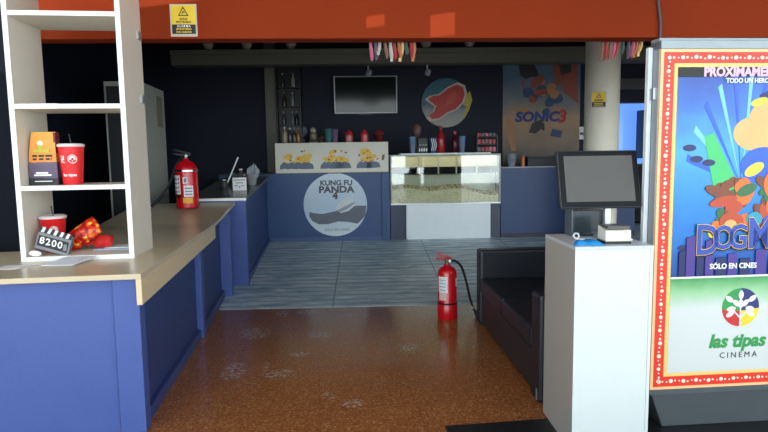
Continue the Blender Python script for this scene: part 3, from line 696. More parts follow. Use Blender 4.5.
tag(po, 'heap of popcorn filling the lower part of the glass case', 'popcorn', kind='stuff')

# goods on top of the case
ZC = ZB-.012+1.352
fg = thing('trophy', bk(2.33, .4, ZC), 'dark brown trophy shaped ornament at the left on the case', 'ornament', rz=BR)
MB().lathe([(.06, 0), (.06, .14), (.02, .16), (.02, .22), (.06, .27), (.085, .35), (.08, .42), (.045, .47), (.001, .48)], seg=20).build('ornament_body', M('orn_brown', (96, 74, 66), .4), fg, smooth=True)
def tall_glass(u, label):
    g = thing('tall_glass', bk(u, .15, ZC), label, 'glass', rz=BR)
    MB().lathe([(.035, 0), (.04, .01), (.055, .255), (.057, .258), (.05, .255), (.034, .02)], seg=20).build('glass_body', M('glass_pale', (112, 140, 176), .15), g, smooth=True)
    MB().lathe([(.0395, .02), (.0475, .115)], seg=20, cap=False).build('drink', M('drink_grey', (120, 124, 128), .3), g, smooth=True)
tall_glass(2.24, 'pale tall glass at the left end of the popcorn case top'); tall_glass(3.02, 'pale tall glass near the right end of the popcorn case top')
mcn = thing('topping_dispenser', bk(2.41, .2, ZC), 'black dispenser box with white nozzles on the popcorn case', 'dispenser', rz=BR)
bx(-.08, .08, 0, .14, 0, .24).build('dispenser_body', black_pl, mcn, bevel=.008)
for k in range(4): MB().box(-.068+k*.037, -.046+k*.037, -.012, 0, .03, .075).build('nozzle', white_ink, mcn)
for k in range(3): MB().box(-.06+k*.045, -.03+k*.045, -.004, 0, .12, .14).build('button', M('btn_grey', (130, 130, 130), .4), mcn)
sc_ = thing('straw_cup', bk(2.56, .15, ZC), 'blue and white striped cup beside the black dispenser', 'cup')
MB().lathe([(.04, 0), (.06, .24), (.057, .242), (.036, .02)], seg=20).build('cup_body', M('cup_blue', (58, 84, 132), .4), sc_, smooth=True)
st = MB()
for k in range(3): st.tube([(-.03+k*.03, -.045, .04), (-.015+k*.03, -.056, .13), (-.04+k*.03, -.062, .22)], .006)
st.build('stripe', white_ink, sc_)
bottle(2.69, .2, ZC, .065, .42, (170, 34, 40), (150, 28, 34), 'tall red bottle standing in the middle of the case top')
bottle(2.94, .35, ZC, .06, .34, (88, 22, 32), (190, 40, 50), 'dark bottle with red cap behind the right glass')
cr_ = thing('candy_rack', bk(3.42, .16, ZC), 'rack of pink and red sweets at right end of the case', 'rack', rz=BR)
for z in (0, .12, .24): bx(-.16, .16, 0, .14, z, z+.012).build('rack_tray', black_pl, cr_)
for sgn in (-1, 1): bx(sgn*.16-.006, sgn*.16+.006, 0, .14, 0, .28).build('rack_side', black_pl, cr_)
random.seed(9)
for z in (.012, .132, .252):
    for k in range(5):
        rgb = random.choice(((176, 44, 66), (196, 90, 112), (150, 30, 44), (90, 84, 90)))
        q = bx(-.026, .026, 0, .05, 0, .075 if z < .2 else .05).build('sweet_packet', M('sweet_%d' % rgb[0], rgb, .4), bevel=.006)
        q.location = bk(3.42-.12+k*.06, .19, ZC+z); q.rotation_euler = (0, 0, BR)
        tag(q, {176: 'crimson', 196: 'pink', 150: 'dark red', 90: 'grey'}[rgb[0]] + ' sweet packet on the ' + {.012: 'bottom', .132: 'middle', .252: 'top'}[z] + ' tray of the candy rack, ' + ['leftmost', 'second from left', 'in the centre', 'second from right', 'rightmost'][k], 'sweets', 'sweet packets in the candy rack')

# ================================================================ RIGHT COUNTER
rc = thing('wall_counter', bk(4.55, 0, ZB-.012), 'blue counter right of the popcorn case with thin white top edge', 'counter', rz=BR)
bx(-.94, 1.2, 0.02, .6, 0, 1.105).build('counter_body', M('right_blue_paint', (28, 58, 106), .45, var=.06), rc)
bx(-.94, 1.2, 0, .62, 1.105, 1.12).build('counter_top', M('top_edge_pale', (150, 152, 150), .35), rc)
bx(-.94, 1.2, .008, .02, 0, .08).build('baseboard', M('rc_base', (30, 38, 60), .5), rc)
ZR = ZB-.012+1.12
pcup = thing('paper_cup', bk(3.80, .12, ZR), 'pale blue printed paper cup at left on the right counter', 'cup')
MB().lathe([(.05, 0), (.052, .01), (.078, .2), (.08, .205), (.07, .2)], seg=22).build('cup_body', M('cup_paleblue', (120, 138, 150), .4), pcup, smooth=True)
MB().disc(-.01, .11, .034, -.068, -.055, rz=.045, seg=14).build('print', M('cup_print', (70, 84, 100), .4), pcup)
tu = thing('cardboard_tube', bk(3.98, .12, ZR), 'copper coloured tube standing on the right counter', 'tube')
MB().lathe([(.032, 0), (.032, .17), (.026, .17), (.026, .14)], seg=18).build('tube_body', M('copper', (176, 108, 78), .4, .3), tu, smooth=True)
MB().lathe([(.034, .14), (.034, .155)], seg=18, cap=False).build('rim_band', M('copper_dark', (120, 70, 50), .4), tu, smooth=True)
bxo = thing('storage_box', bk(4.36, .2, ZR), 'long low dark box lying on the right counter', 'box', rz=BR)
bx(-.28, .28, 0, .22, 0, .13).build('box_body', M('box_dark', (36, 38, 44), .5), bxo, bevel=.006)
bx(-.285, .285, -.005, .225, .13, .15).build('lid', M('box_lid', (48, 50, 56), .5), bxo, bevel=.004)

# ================================================================ WALL PIECES
tv = thing('television', bk(1.525, 1.14, 2.285), 'flat black television with silver frame on the navy back wall', 'television', rz=BR)
tv.rotation_euler = (.055, 0, BR); tv.location = bk(1.525, 1.10, 2.285)
bx(-.535, .535, 0.012, .06, 0, .62).build('housing', black_pl, tv, bevel=.006)
fm = MB().box(-.54, .54, 0, .02, -.005, .018).box(-.54, .54, 0, .02, .607, .625).box(-.54, -.52, 0, .02, .018, .607).box(.52, .54, 0, .02, .018, .607)
fm.build('bezel', M('tv_silver', (150, 150, 152), .35, .5), tv, bevel=.003)
bx(-.52, .52, .006, .014, .018, .607).build('screen', M('tv_screen', (22, 34, 32), .1, var=.3, scale=1.5, spec=.3), tv)
bx(-.14, .14, .0, .05, -.035, -.005).build('base_trim', black_pl, tv, bevel=.004)
# round picture
rp_ = thing('round_sign', bk(2.91, 1.17, 2.45), 'round wall picture with a red shape edged in white', 'sign', rz=BR)
MB().disc(0, 0, .42, -.01, .03, seg=56).build('disc', ramp_mat('disc_print', [(0, (176, 172, 162)), (.3, (150, 150, 150)), (.48, (70, 92, 120)), (.62, (46, 104, 128)), (1, (40, 100, 120))], 'Z', -.42, .42, .5, .25, 5), rp_)
ra = MB()
out = [(-.26, -.30), (-.12, -.28), (.02, -.18), (.18, -.12), (.30, .0), (.35, .14), (.32, .28), (.2, .33), (.04, .26), (-.12, .14), (-.26, .12), (-.34, .06), (-.26, 0), (-.18, -.06), (-.22, -.16), (-.32, -.24)]
def grow(p, k, c=(.04, .03)): return [(c[0]+(x-c[0])*k, c[1]+(z-c[1])*k) for x, z in p]
ra.prism(grow(out, 1.06), -.014, 0, 'y', 1); ra.prism(grow(out, .93), -.018, 0, 'y', 0); ra.prism([(-.02, -.06), (.1, -.02), (.2, .1), (.16, .2), (.04, .12)], -.0195, 0, 'y', 2)
ra.prism([(.28, -.28), (.40, -.14), (.46, .04), (.42, .2), (.36, .12), (.30, -.04), (.36, -.06), (.30, -.18)], -.016, .0, 'y', 3)
ra.build('artwork', [M('art_red', (190, 52, 46), .45), M('art_cream', (206, 190, 176), .5), M('art_red2', (206, 72, 62), .5), M('art_yellow', (186, 172, 70), .5)], rp_)
# movie poster on the wall
sp = thing('wall_poster', bk(4.59, 1.19, 1.30), 'tall dim movie poster lettered SONIC 3 on the back wall', 'poster', rz=BR)
bx(-.68, .68, -.012, .01, 0, 1.87).build('sheet', ramp_mat('sonic_sheet', [(0, (70, 66, 70)), (.2, (126, 110, 96)), (.45, (176, 142, 108)), (.62, (120, 122, 126)), (.85, (74, 104, 128)), (1, (86, 116, 136))], 'Z', 0, 1.87, .5, .3, 2.5), sp)
sa = MB(); random.seed(21)
sa.prism([(-.42, 1.86), (-.18, 1.86), (-.05, 1.62), (-.2, 1.5), (-.38, 1.6)], -.0135, 0, 'y', 0)
sa.prism([(.2, 1.86), (.62, 1.86), (.62, 1.4), (.66, 1.1), (.40, 1.3), (.22, 1.55)], -.0135, 0, 'y', 1)
sa.prism([(.28, 1.86), (.5, 1.86), (.52, 1.66), (.34, 1.6)], -.0145, 0, 'y', 0)
for k in range(22): sa.disc(random.uniform(-.34, .3), random.uniform(.95, 1.5), random.uniform(.05, .14), -.0145-.0005*k, 0, rz=random.uniform(.04, .1), rot=random.uniform(-1, 1), m=random.choice((2, 2, 3, 1, 4)), seg=14)
sa.prism([(-.22, .62), (-.1, .6), (0, .68), (.06, .64), (.06, .76), (-.02, .84), (-.16, .78)], -.014, 0, 'y', 0)
sa.prism([(.16, .56), (.34, .52), (.38, .64), (.2, .68)], -.014, 0, 'y', 2)
sa.prism([(-.62, .9), (-.5, .8), (-.44, .3), (-.52, .3), (-.6, .6)], -.014, 0, 'y', 3)
sa.build('artwork', [M('p_dark', (38, 34, 40), .5), M('p_rust', (150, 70, 50), .5), M('p_blue', (38, 66, 110), .5), M('p_tan', (176, 126, 84), .5), M('p_greyblue', (92, 106, 122), .5)], sp)
st_ = MB(); st_.text('SONIC', -.08, .885, .23, -.026, 0, off=.012, sx=1.1, shear=.12, th=.001); st_.text('3', .36, .885, .3, -.026, 1, off=.014, shear=.15, th=.001)
st_.build('lettering', [M('sonic_blue', (26, 54, 124), .5), M('sonic_red', (180, 34, 44), .5)], sp)
wp = thing('wall_plate', bk(5.34, 1.19, 1.79), 'small white notice on the wall right of the tall poster', 'notice', rz=BR)
bx(-.1, .1, -.01, .01, 0, .22).build('plate', white_paper, wp); bx(-.06, .02, -.013, -.01, .08, .12).build('print', dgrey_pl, wp); bx(-.0, .08, -.013, -.01, .05, .07).build('print', dgrey_pl, wp)
ou = thing('wall_outlet', bk(-2.35, 1.19, 1.2), 'pale wall outlet beside the counter extinguisher hose', 'outlet', rz=BR)
bx(-.08, .08, -.012, .01, 0, .1).build('plate', white_paper, ou, bevel=.004)
for sgn in (-1, 1): bx(sgn*.035-.02, sgn*.035+.02, -.016, -.012, .03, .07).build('socket', dgrey_pl, ou)
# dark speaker in front of the window
spk = thing('speaker', bk(6.3, .75, ZB+1.2), 'dark box speaker partly covering the blue window', 'speaker', rz=BR)
bx(-.08, .26, 0, .3, 0, .82).build('cabinet', black_pl, spk, bevel=.01)
MB().disc(.09, .3, .12, -.006, .0).build('driver', dgrey_pl, spk); MB().disc(.09, .6, .05, -.006, .0).build('tweeter', dgrey_pl, spk)
MB().tube([(.09, .15, 0), (.09, .15, -1.15)], .025).build('pole', black_pl, spk)
MB().lathe([(.2, 0), (.2, .02), (.03, .04)], .09, .15, -1.12).build('foot', black_pl, spk)
# small hanging spot lamps and globe bulbs over the valance
for u, lab in ((1.57, 'small white spot lamp hanging above the television'), (2.52, 'small white spot lamp hanging above the round sign')):
    h = thing('spot_lamp', bk(u, .52, 2.86), lab, 'lamp', rz=BR)
    MB().tube([(0, 0, .08), (0, 0, .14)], .012).build('stem', white_lam, h)
    MB().lathe([(.02, .08), (.045, .06), (.05, 0), (.042, -.03), (.001, -.02)], seg=16).build('shade', M('lamp_white', (150, 156, 166), .5), h, smooth=True, rot=(.2, .35, 0))
for u, lab in ((-.95, 'leftmost dim globe bulb in the gap above the valance'), (-.35, 'second dim globe bulb above the valance, left part'), (.35, 'third dim globe bulb above the valance'), (2.5, 'round pale globe bulb above the valance near its middle'), (3.2, 'dim globe bulb above the valance near the column')):
    h = thing('globe_bulb', bk(u, .5, 3.231), lab, 'bulb', group='globe bulbs above the grey valance')
    MB().lathe([(.03, 0), (.03, .03), (.06, .05), (.085, .1), (.06, .16), (.001, .18)], seg=18).build('globe', M('globe_white', (190, 186, 172), .3), h, smooth=True)
    MB().lathe([(.04, 0), (.04, .03)], seg=14).build('socket', dgrey_pl, h)

# ================================================================ HANGING LANYARDS behind the beam
def beam_back_y(x): return 4.40+.165 - (x+1.2)*math.tan(BA)
cols = {'pink': (176, 92, 112), 'red': (150, 32, 38), 'white': (176, 168, 160), 'green': (44, 84, 66), 'brown': (120, 84, 66), 'purple': (92, 70, 96), 'yellow': (200, 166, 104), 'orange': (170, 96, 56)}  # strap colours darkened to hold the shade of hanging against the light
def lanyard(x, cn, L, sway, label, grp):
    o = thing('lanyard', (x, beam_back_y(x)+.014, 2.43), label, 'lanyard', group=grp)
    m = M('lanyard_'+cn, cols[cn], .6)
    P = []
    for i in range(9):
        t = i/8; P.append((sway*t*t, .008*math.sin(3*t), -L*t))
    a = MB()
    wd = .008
    vs, fs = [], []
    for p in P: vs += [(p[0]-wd, p[1], p[2]), (p[0]+wd, p[1], p[2]), (p[0]+wd, p[1]+.004, p[2]), (p[0]-wd, p[1]+.004, p[2])]
    n = len(P)
    for i in range(n-1):
        for k in range(4): fs.append((i*4+k, i*4+(k+1) % 4, (i+1)*4+(k+1) % 4, (i+1)*4+k))
    fs += [(0, 1, 2, 3), tuple(range(4*n-4, 4*n))]
    a._add(vs, fs, 0); a.build('strap', m, o)
    a = MB(); 
    vs2 = [(v[0]*1.0+.010*math.sin(3*(i//4)/n), v[1]-.009, v[2]*.93) for i, v in enumerate(vs)]
    a._add(vs2, fs, 0); a.build('strap', m, o)
    if cn in ('yellow', 'orange', 'white'): MB().prism([(-.010, -.014), (.010, -.014), (.011, .012), (-.011, .012)], -.011, .008, 'y').build('end_tab', m, o, loc=(sway, 0, -L))
for k, (x, cn, L, s_) in enumerate(((.475, 'pink', .155, .012), (.512, 'purple', .15, .01), (.545, 'white', .10, -.01), (.585, 'brown', .14, .02), (.625, 'white', .15, .012), (.655, 'red', .15, .012), (.69, 'orange', .13, .016), (.72, 'yellow', .15, -.02), (.745, 'green', .11, .01), (.785, 'red', .14, .012), (.81, 'orange', .15, -.012))):
    lanyard(x-.02, cn, L, s_, cn+' lanyard hanging in the bunch at beam middle, ' + ['leftmost', 'second from left', 'third from left', 'fourth from left', 'fifth from left', 'sixth from left', 'seventh from left', 'fourth from right', 'third from right', 'second from right', 'rightmost'][k], 'lanyards in the middle bunch')
for k, (x, cn, L, s_) in enumerate(((2.31, 'brown', .155, -.01), (2.34, 'red', .16, -.01), (2.375, 'brown', .155, -.012), (2.41, 'pink', .155, -.03), (2.435, 'red', .14, -.03), (2.475, 'green', .12, -.01), (2.52, 'purple', .15, .0), (2.56, 'pink', .14, -.02), (2.59, 'orange', .13, -.03), (2.625, 'yellow', .12, -.03))):
    lanyard(x-.05, cn, L, s_, cn+' lanyard hanging in the bunch by the column, ' + ['leftmost', 'second from left', 'third from left', 'fourth from left', 'fifth from left', 'fifth from right', 'fourth from right', 'third from right', 'second from right', 'rightmost'][k], 'lanyards in the bunch by the column')

# ================================================================ SIGNS
yellow = M('sign_yellow', (232, 196, 30), .4)
def alarm_sign(loc, wd, hg, label, rz, txt):
    s = thing('warning_sign', loc, label, 'sign', rz=rz)
    bx(-wd/2, wd/2, -.004, .002, 0, hg).build('board', M('sign_grey', (196, 186, 170), .5), s)
    a = MB().box(-wd*.44, wd*.44, -.0055, 0, hg*.38, hg*.96, 0)
    c = hg*.76; q = hg*.17
    a.prism([(-q*.98, c-q*.75), (q*.98, c-q*.75), (0, c+q*1.0)], -.0065, 0, 'y', 1); a.prism([(-q*.68, c-q*.57), (q*.68, c-q*.57), (0, c+q*.62)], -.0075, 0, 'y', 0)
    a.prism([(-q*.3, c-q*.4), (-q*.1, c-q*.42), (q*.05, c-q*.1), (q*.32, c-q*.3), (q*.34, c-q*.2), (q*.06, c+q*.22), (-q*.08, c+q*.05)], -.0085, 0, 'y', 1)
    if txt:
        a.text('ZONA', 0, hg*.535, hg*.085, -.0066, 1, off=.0006); a.text('PROTEGIDA', 0, hg*.445, hg*.085, -.0066, 1, off=.0006)
        a.build('symbol_print', [yellow, black_ink, white_ink], s); a = MB().box(-wd*.44, wd*.44, -.0055, 0, hg*.08, hg*.37, 1); a.text('ALARMA', 0, hg*.315, hg*.085, -.0066, 2, off=.0006, space=1.4); a.text('MONITOREO', 0, hg*.225, hg*.08, -.0066, 0, off=.0006); a.text('POR CAMARAS', 0, hg*.135, hg*.07, -.0066, 0, off=.0004)
    else:
        for z in (.52, .45): a.box(-wd*.28, wd*.28, -.0066, 0, hg*z-.006, hg*z+.004, 1)
        a.build('symbol_print', [yellow, black_ink, white_ink], s); a = MB().box(-wd*.44, wd*.44, -.0055, 0, hg*.08, hg*.37, 1)
        for z in (.28, .18): a.box(-wd*.3, wd*.3, -.0066, 0, hg*z-.006, hg*z+.004, 0)
    a.build('text_print', [yellow, black_ink, white_ink], s)
def beam_y(x): return 4.40 - (x+1.2)*math.tan(BA)
alarm_sign((-.888, beam_y(-.888)-.003, 2.42), .187, .225, 'yellow and black alarm zone sign on the orange beam', -BA, True)
alarm_sign((3.925, 7.645, 2.165), .2, .22, 'small yellow warning sign on the round column', -math.radians(20), False)
cb_ = MB().tube([(0, 0, 1.5), (-.01, 0, .5), (.0, 0, .25), (.022, 0, .12), (.024, 0, -.06)], .011).build('cable', M('cable_grey', (70, 66, 72), .4), loc=(2.585+.0, beam_y(2.6)-.012, 2.40))
tag(cb_, 'grey cable hanging down the orange beam to the lightbox', 'cable')

# ================================================================ SOFA
sf = thing('sofa', (1.349, 3.313, 0), 'black leatherette sofa on the brown floor behind the white podium', 'sofa', rz=-math.radians(4.17))
L = 1.857
bx(0, .78, 0.0, .17, .0, .69).build('armrest', black_leather, sf, bevel=.025)
bx(0, .78, L-.17, L, .0, .69).build('armrest', black_leather, sf, bevel=.025)
bx(.012, .74, .17, L-.17, .03, .30).build('base', black_leather, sf, bevel=.012)
for a, b in ((.172, L/2-.002), (L/2+.002, L-.172)): bx(0.0, .6, a, b, .302, .44).build('seat_cushion', black_leather, sf, bevel=.025)
bx(.60, .84, .17, L-.17, .03, .74).build('backrest', black_leather, sf, bevel=.035)
for x in (.06, .7):
    for y in (.06, L-.06): MB().lathe([(.02, -.001), (.02, .0)], x, y, 0).build('foot', black_pl, sf)
bx(-.004, .0, .02, .035, .02, .09).build('metal_clip', alu, sf)

# ================================================================ PODIUM + monitor etc.
PR = -math.radians(5)
pd = thing('podium', (1.288, 2.712, .0085), 'narrow white laminate podium carrying the monitor', 'podium', rz=PR)
PW, PD_, PH = .398, .475, 1.0765
bx(.0, .016, .0, PD_, 0, PH-.018).build('side_panel', lam_shaded, pd); bx(PW-.016, PW, 0, PD_, 0, PH-.018).build('side_panel', lam_shaded, pd)
bx(.016, PW-.016, .002, .018, .0, PH-.018).build('front_panel', white_lam, pd)
bx(0, .016, -.001, 0.0, 0, PH-.018).build('edge_strip', white_lam, pd); bx(PW-.016, PW, -.001, 0, 0, PH-.018).build('edge_strip', white_lam, pd)
bx(-.002, PW+.002, -.004, PD_, PH-.018, PH).build('top_panel', M('podium_top', (196, 202, 206), .3, var=.02), pd, bevel=.002)
def onp(x, y): p = Matrix.Rotation(PR, 3, 'Z') @ Vector((x, y, 0)); return (p.x+1.288, p.y+2.712, PH+.009)
mo = thing('monitor', onp(.30, .30), 'black flat monitor tilted back on a metal stand on the podium', 'monitor', rz=-math.radians(4))
tilt = (-.26, 0, 0); ml = (-.055, -.02, .165)
bx(-.228, .228, 0, .035, 0, .325).build('housing', M('monitor_grey', (40, 46, 52), .35), mo, bevel=.010, rot=tilt, loc=ml)
bx(-.220, .220, -.002, .004, .008, .317).build('bezel', M('bezel_black', (8, 9, 12), .4, spec=.2), mo, bevel=.006, rot=tilt, loc=ml)
bx(-.192, .192, -.004, .0, .035, .292).build('screen', M('screen_grey', (82, 78, 73), .16, var=.05), mo, rot=tilt, loc=ml)
bx(-.018, .018, .0, .035, .01, .24).build('stand_column', alu, mo, bevel=.004, loc=(.0, .02, 0))
bx(-.075, .075, -.05, .045, 0, .012).build('stand_base', alu, mo, bevel=.004)
cpx = thing('computer_box', onp(.20, .405), 'dark glossy upright box behind the monitor on the podium', 'box', rz=-math.radians(3))
bx(-.085, .085, -.05, .05, 0, .15).build('casing', M('dark_gloss', (44, 54, 60), .15, coat=.3), cpx, bevel=.006)
bx(-.095, -.085, -.05, .05, 0, .155).build('end_cap', M('cap_grey', (84, 94, 100), .3), cpx, bevel=.002)
rp2 = thing('receipt_printer', onp(.245, .115), 'small cream receipt printer on the podium top', 'printer', rz=-math.radians(6))
bx(-.068, .068, -.055, .055, 0, .012).build('base', black_pl, rp2, bevel=.002)
MB().prism([(-.055, .012), (.055, .012), (.055, .086), (-.055, .070)], -.066, .066, 'x').build('casing', M('printer_cream', (232, 232, 216), .4, var=.02), rp2, bevel=.006)
vs = []
MB().prism([(-.06, .075), (-.045, .071), (-.02, .066), (.02, .066), (.045, .071), (.06, .075), (.055, .086), (-.055, .086)], -.0565, .05, 'y').build('lid', M('printer_lid', (84, 82, 80), .4), rp2, loc=(0, 0, .006))
cl_ = thing('cleaning_cloth', onp(.095, .085), 'bright blue folded cloth lying on the podium front', 'cloth', rz=-.1)
random.seed(4)
vs, fs = [], []
nn = 10
for i in range(nn+1):
    for j in range(nn+1):
        a, b = i/nn*2-1, j/nn*2-1
        vs.append((a*.072*(1-.12*b)+.01*b, b*.052*(1+.15*math.sin(3*a)), .018*(1-a**6)*(1-b**6)*(1+.3*math.sin(7*a+2*b))+.002))
base = len(vs)
vs += [(x, y, 0) for x, y, z in vs]
for i in range(nn):
    for j in range(nn):
        q = (i*(nn+1)+j, (i+1)*(nn+1)+j, (i+1)*(nn+1)+j+1, i*(nn+1)+j+1); fs.append(q); fs.append(tuple(k+base for k in q[::-1]))
rim = [(i, 0) for i in range(nn)] + [(nn, j) for j in range(nn)] + [(i, nn) for i in range(nn, 0, -1)] + [(0, j) for j in range(nn, 0, -1)]
rim = [i*(nn+1)+j for i, j in rim]
for k in range(len(rim)): a, b = rim[k], rim[(k+1) % len(rim)]; fs.append((a, b, b+base, a+base))
q = MB(); q._add(vs, fs, 0); q.build('cloth_body', M('cloth_blue', (22, 140, 214), .7), cl_, smooth=True)
cbl = MB().tube([(.0, 0, .006), (.02, .012, .018), (.018, .02, .032), (0, .02, .034), (-.014, .01, .022), (-.006, -.006, .008), (.03, -.02, .006), (.075, .0, .006)], .005)
tag(cbl.build('cable', white_ink, loc=onp(.085, .215), smooth=True), 'white cable end curled behind the blue cloth', 'cable')
tag(MB().tube([(0, 0, 0), (-.004, -.03, .0), (-.006, -.10, -.10), (-.006, -.13, -.3), (-.006, -.12, -.5)], .0025).build('cord', M('cord_pale', (176, 172, 166), .5), loc=(1.326, 3.06, 1.088)), 'thin pale cord hanging down the podium side', 'cord')
tag(MB().tube([(-.02, 0, .004), (0, .004, .008), (.03, 0, .004)], .006).build('plug', white_ink, loc=onp(.335, .16)), 'white plug lying right of the receipt printer', 'plug')

# ================================================================ POSTER LIGHTBOX
LB = thing('poster_stand', (2.275, 2.87, .0085), 'large movie poster stand with red bulb border and grey base', 'poster stand', rz=-math.radians(2.3))
HW = .4525; ZL, ZH = .2265, 2.0765
bx(-HW-.004, HW+.004, .012, .10, ZL+.02, ZH+.06).build('case', grey_metal, LB, bevel=.004)
bx(-HW-.004, HW+.004, -.006, .10, ZH, ZH+.045).build('top_rail', M('rail_grey', (140, 150, 154), .4, .4), LB, bevel=.003)
bx(-HW-.03, -HW-.006, .07, .10, .05, ZH+.02).build('side_post', M('post_light', (226, 234, 236), .35, .0), LB, bevel=.002)
bx(HW+.006, HW+.03, .07, .10, .05, ZH+.02).build('side_post', MATS['post_light'], LB, bevel=.002)
bx(-HW-.02, -HW-.004, .03, .07, 1.82, 1.88).build('latch', alu, LB)
MB().prism([(-HW+.09, 0), (HW-.09, 0), (HW, ZL+.02), (-HW, ZL+.02)], .02, .3, 'y').build('base', grey_dark, LB, bevel=.004)
bx(-HW, HW, .0, .02, ZL-.03, ZL).build('bottom_rail', M('rail_dark', (92, 100, 104), .4, .4), LB)
fr = MB()
pe = .016; rw = .058; ye = .02
fr.box(-HW, HW, 0, .02, ZL, ZH, 0)
fr.box(-HW+pe, HW-pe, -.001, .0, ZL+pe, ZH-pe, 1)
fr.box(-HW+pe+rw, HW-pe-rw, -.002, 0, ZL+pe+rw, ZH-pe-rw, 2)
border = fr.build('border', [M('border_peach', (252, 196, 140), .4, var=.03), M('border_red', (232, 52, 32), .4, var=.03), M('border_yellow', (252, 204, 116), .4, var=.03)], LB)
dots = MB(); random.seed(2)
n = 24
def dot(x, z, k):
    r = (.0105, .006, .0045)[k % 3]*random.uniform(.85, 1.1); dots.disc(x, z, r, -.0025, 0, seg=12)
xs = -HW+pe+rw/2; n = 0
z = ZL+pe+rw/2
k = 0
while z < ZH-pe-rw/2:
    for sx_ in (-1, 1): dot(sx_*(HW-pe-rw/2)+random.uniform(-.004, .004), z, k)
    z += .0245; k += 1
x = -HW+pe+rw/2; k = 0
while x < HW-pe-rw/2:
    for zz in (ZL+pe+rw/2, ZH-pe-rw/2): dot(x, zz+random.uniform(-.004, .004), k)
    x += .0245; k += 1
dots.build('printed_bulbs', M('bulb_cream', (255, 240, 214), .4, var=.02), border)
IX = HW-pe-rw-ye; IZ0, IZ1 = ZL+pe+rw+ye, ZH-pe-rw-ye; ZM = .857
psheet = bx(-IX, IX, -.004, .0, ZM, IZ1).build('movie_sheet', ramp_mat('poster_blue', [(0, (22, 60, 130)), (.12, (20, 92, 176)), (.35, (24, 128, 206)), (.62, (58, 160, 226)), (.8, (34, 108, 200)), (1, (20, 66, 160))], 'Z', ZM, IZ1, .3, .35, 4), LB)
logo = bx(-IX, IX, -.004, .0, IZ0, ZM).build('cinema_sheet', ramp_mat('logo_sheet', [(0, (208, 213, 211)), (.68, (208, 213, 211)), (.84, (150, 200, 150)), (1, (52, 146, 76))], 'Z', IZ0, ZM, .3, .08, 12), LB)
bx(-IX, IX, -.0055, -.003, ZM-.006, ZM+.004).build('dividing_strip', white_ink, LB)
# artwork: plain generic shapes in the poster's colours
aw = MB()
am = [M('aw_tan', (224, 176, 112), .4), M('aw_navy', (22, 34, 92), .4), M('aw_blue', (40, 92, 206), .4), M('aw_green', (64, 190, 110), .4), M('aw_orange', (228, 112, 40), .4), M('aw_brown', (122, 62, 34), .4), M('aw_yellow', (238, 204, 64), .4), M('aw_purple', (72, 52, 140), .4), M('aw_teal', (40, 150, 180), .4), M('aw_rust', (186, 70, 36), .4), M('aw_dgreen', (44, 104, 62), .4), M('aw_sky', (120, 196, 240), .4)]
lay = [.005]
def L_(): lay[0] += .0001; return -lay[0]
def D(cx, cz, rx, rz, m, rot=0, seg=24): aw.disc(cx, cz, rx, L_(), -.003, rz=rz, rot=rot, m=m, seg=seg)
def Pz(p, m): aw.prism(p, L_(), -.003, 'y', m)
for k in range(9):   # light rays
    a = .6+k*.28; Pz([(0.02, 1.35), (.02+.9*math.cos(a)*.36, 1.35+.6*math.sin(a)), (.02+.9*math.cos(a+.07)*.36, 1.35+.6*math.sin(a+.07))], 11 if k % 2 else 2)
D(.2, 1.70, .16, .13, 0, .12); D(.08, 1.63, .12, .09, 0, -.1); D(.29, 1.62, .07, .08, 0)         # big tan rounded shape
D(.22, 1.84, .12, .03, 1, .1); D(.1, 1.80, .05, .02, 6, .3)
D(.14, 1.46, .13, .10, 2); D(.28, 1.48, .1, .12, 2)
D(.09, 1.44, .06, .03, 6, .5)
Pz([(-.2, 1.62), (-.15, 1.64), (-.02, 1.4), (-.02, 1.28), (-.12, 1.26), (-.16, 1.44)], 3)   # green plume
for x, zz in ((-.28, 1.56), (-.24, 1.5), (-.17, 1.48), (-.29, 1.02), (-.25, .99)): D(x, zz, .036, .018, 1)
random.seed(8)
for k in range(46):
    D(random.uniform(-.14, .31), random.uniform(1.13, 1.38), random.uniform(.02, .055), random.uniform(.018, .045), random.choice((4, 5, 9, 10, 5, 4, 0, 10)), random.uniform(-1, 1), 14)
D(.22, 1.36, .075, .085, 4); D(.22, 1.24, .055, .06, 4)
D(.05, 1.33, .06, .03, 10, .4); D(-.02, 1.24, .05, .035, 9)
D(-.1, 1.32, .09, .03, 5, -.3); D(-.08, 1.27, .08, .028, 9, .2)
D(-.03, 1.16, .07, .05, 9); D(-.035, 1.14, .036, .03, 0); D(-.13, 1.1, .03, .03, 6); D(.1, 1.17, .045, .04, 8); D(.2, 1.15, .05, .045, 2); D(.28, 1.2, .05, .07, 5)
for k, (x, wd, h) in enumerate(((-.32, .035, .12), (-.28, .05, .2), (-.22, .04, .14), (-.17, .045, .18), (-.11, .06, .08), (-.04, .05, .1), (.03, .06, .07), (.12, .06, .12), (.2, .05, .09), (.27, .06, .14))):   # city blocks
    Pz([(x, ZM+.006), (x+wd, ZM+.006), (x+wd, ZM+.03+h), (x, ZM+.03+h*.95)], 7 if k % 2 else 1)
aw.build('artwork', am, psheet)
tx = MB()
tl = lay[0]+.0005
tx.box(-IX, IX, -.0058, -.003, IZ1-.052, IZ1, 3)
tx.text('PROXIMAMENTE', .012, IZ1-.027, .066, -.0068, 0, off=.003, sx=.93)
LM = [M('let_lilac', (226, 184, 226), .4), white_ink, M('let_blue', (46, 74, 170), .35), black_ink, M('let_yellow', (236, 196, 60), .4)]
tx.build('headline_lettering', LM, psheet); tx = MB()
tx.text('TODO UN HEROE', .03, IZ1-.073, .034, -tl, 1, off=.0008, sx=.92)
tx.build('tagline_lettering', LM, psheet); tx = MB()
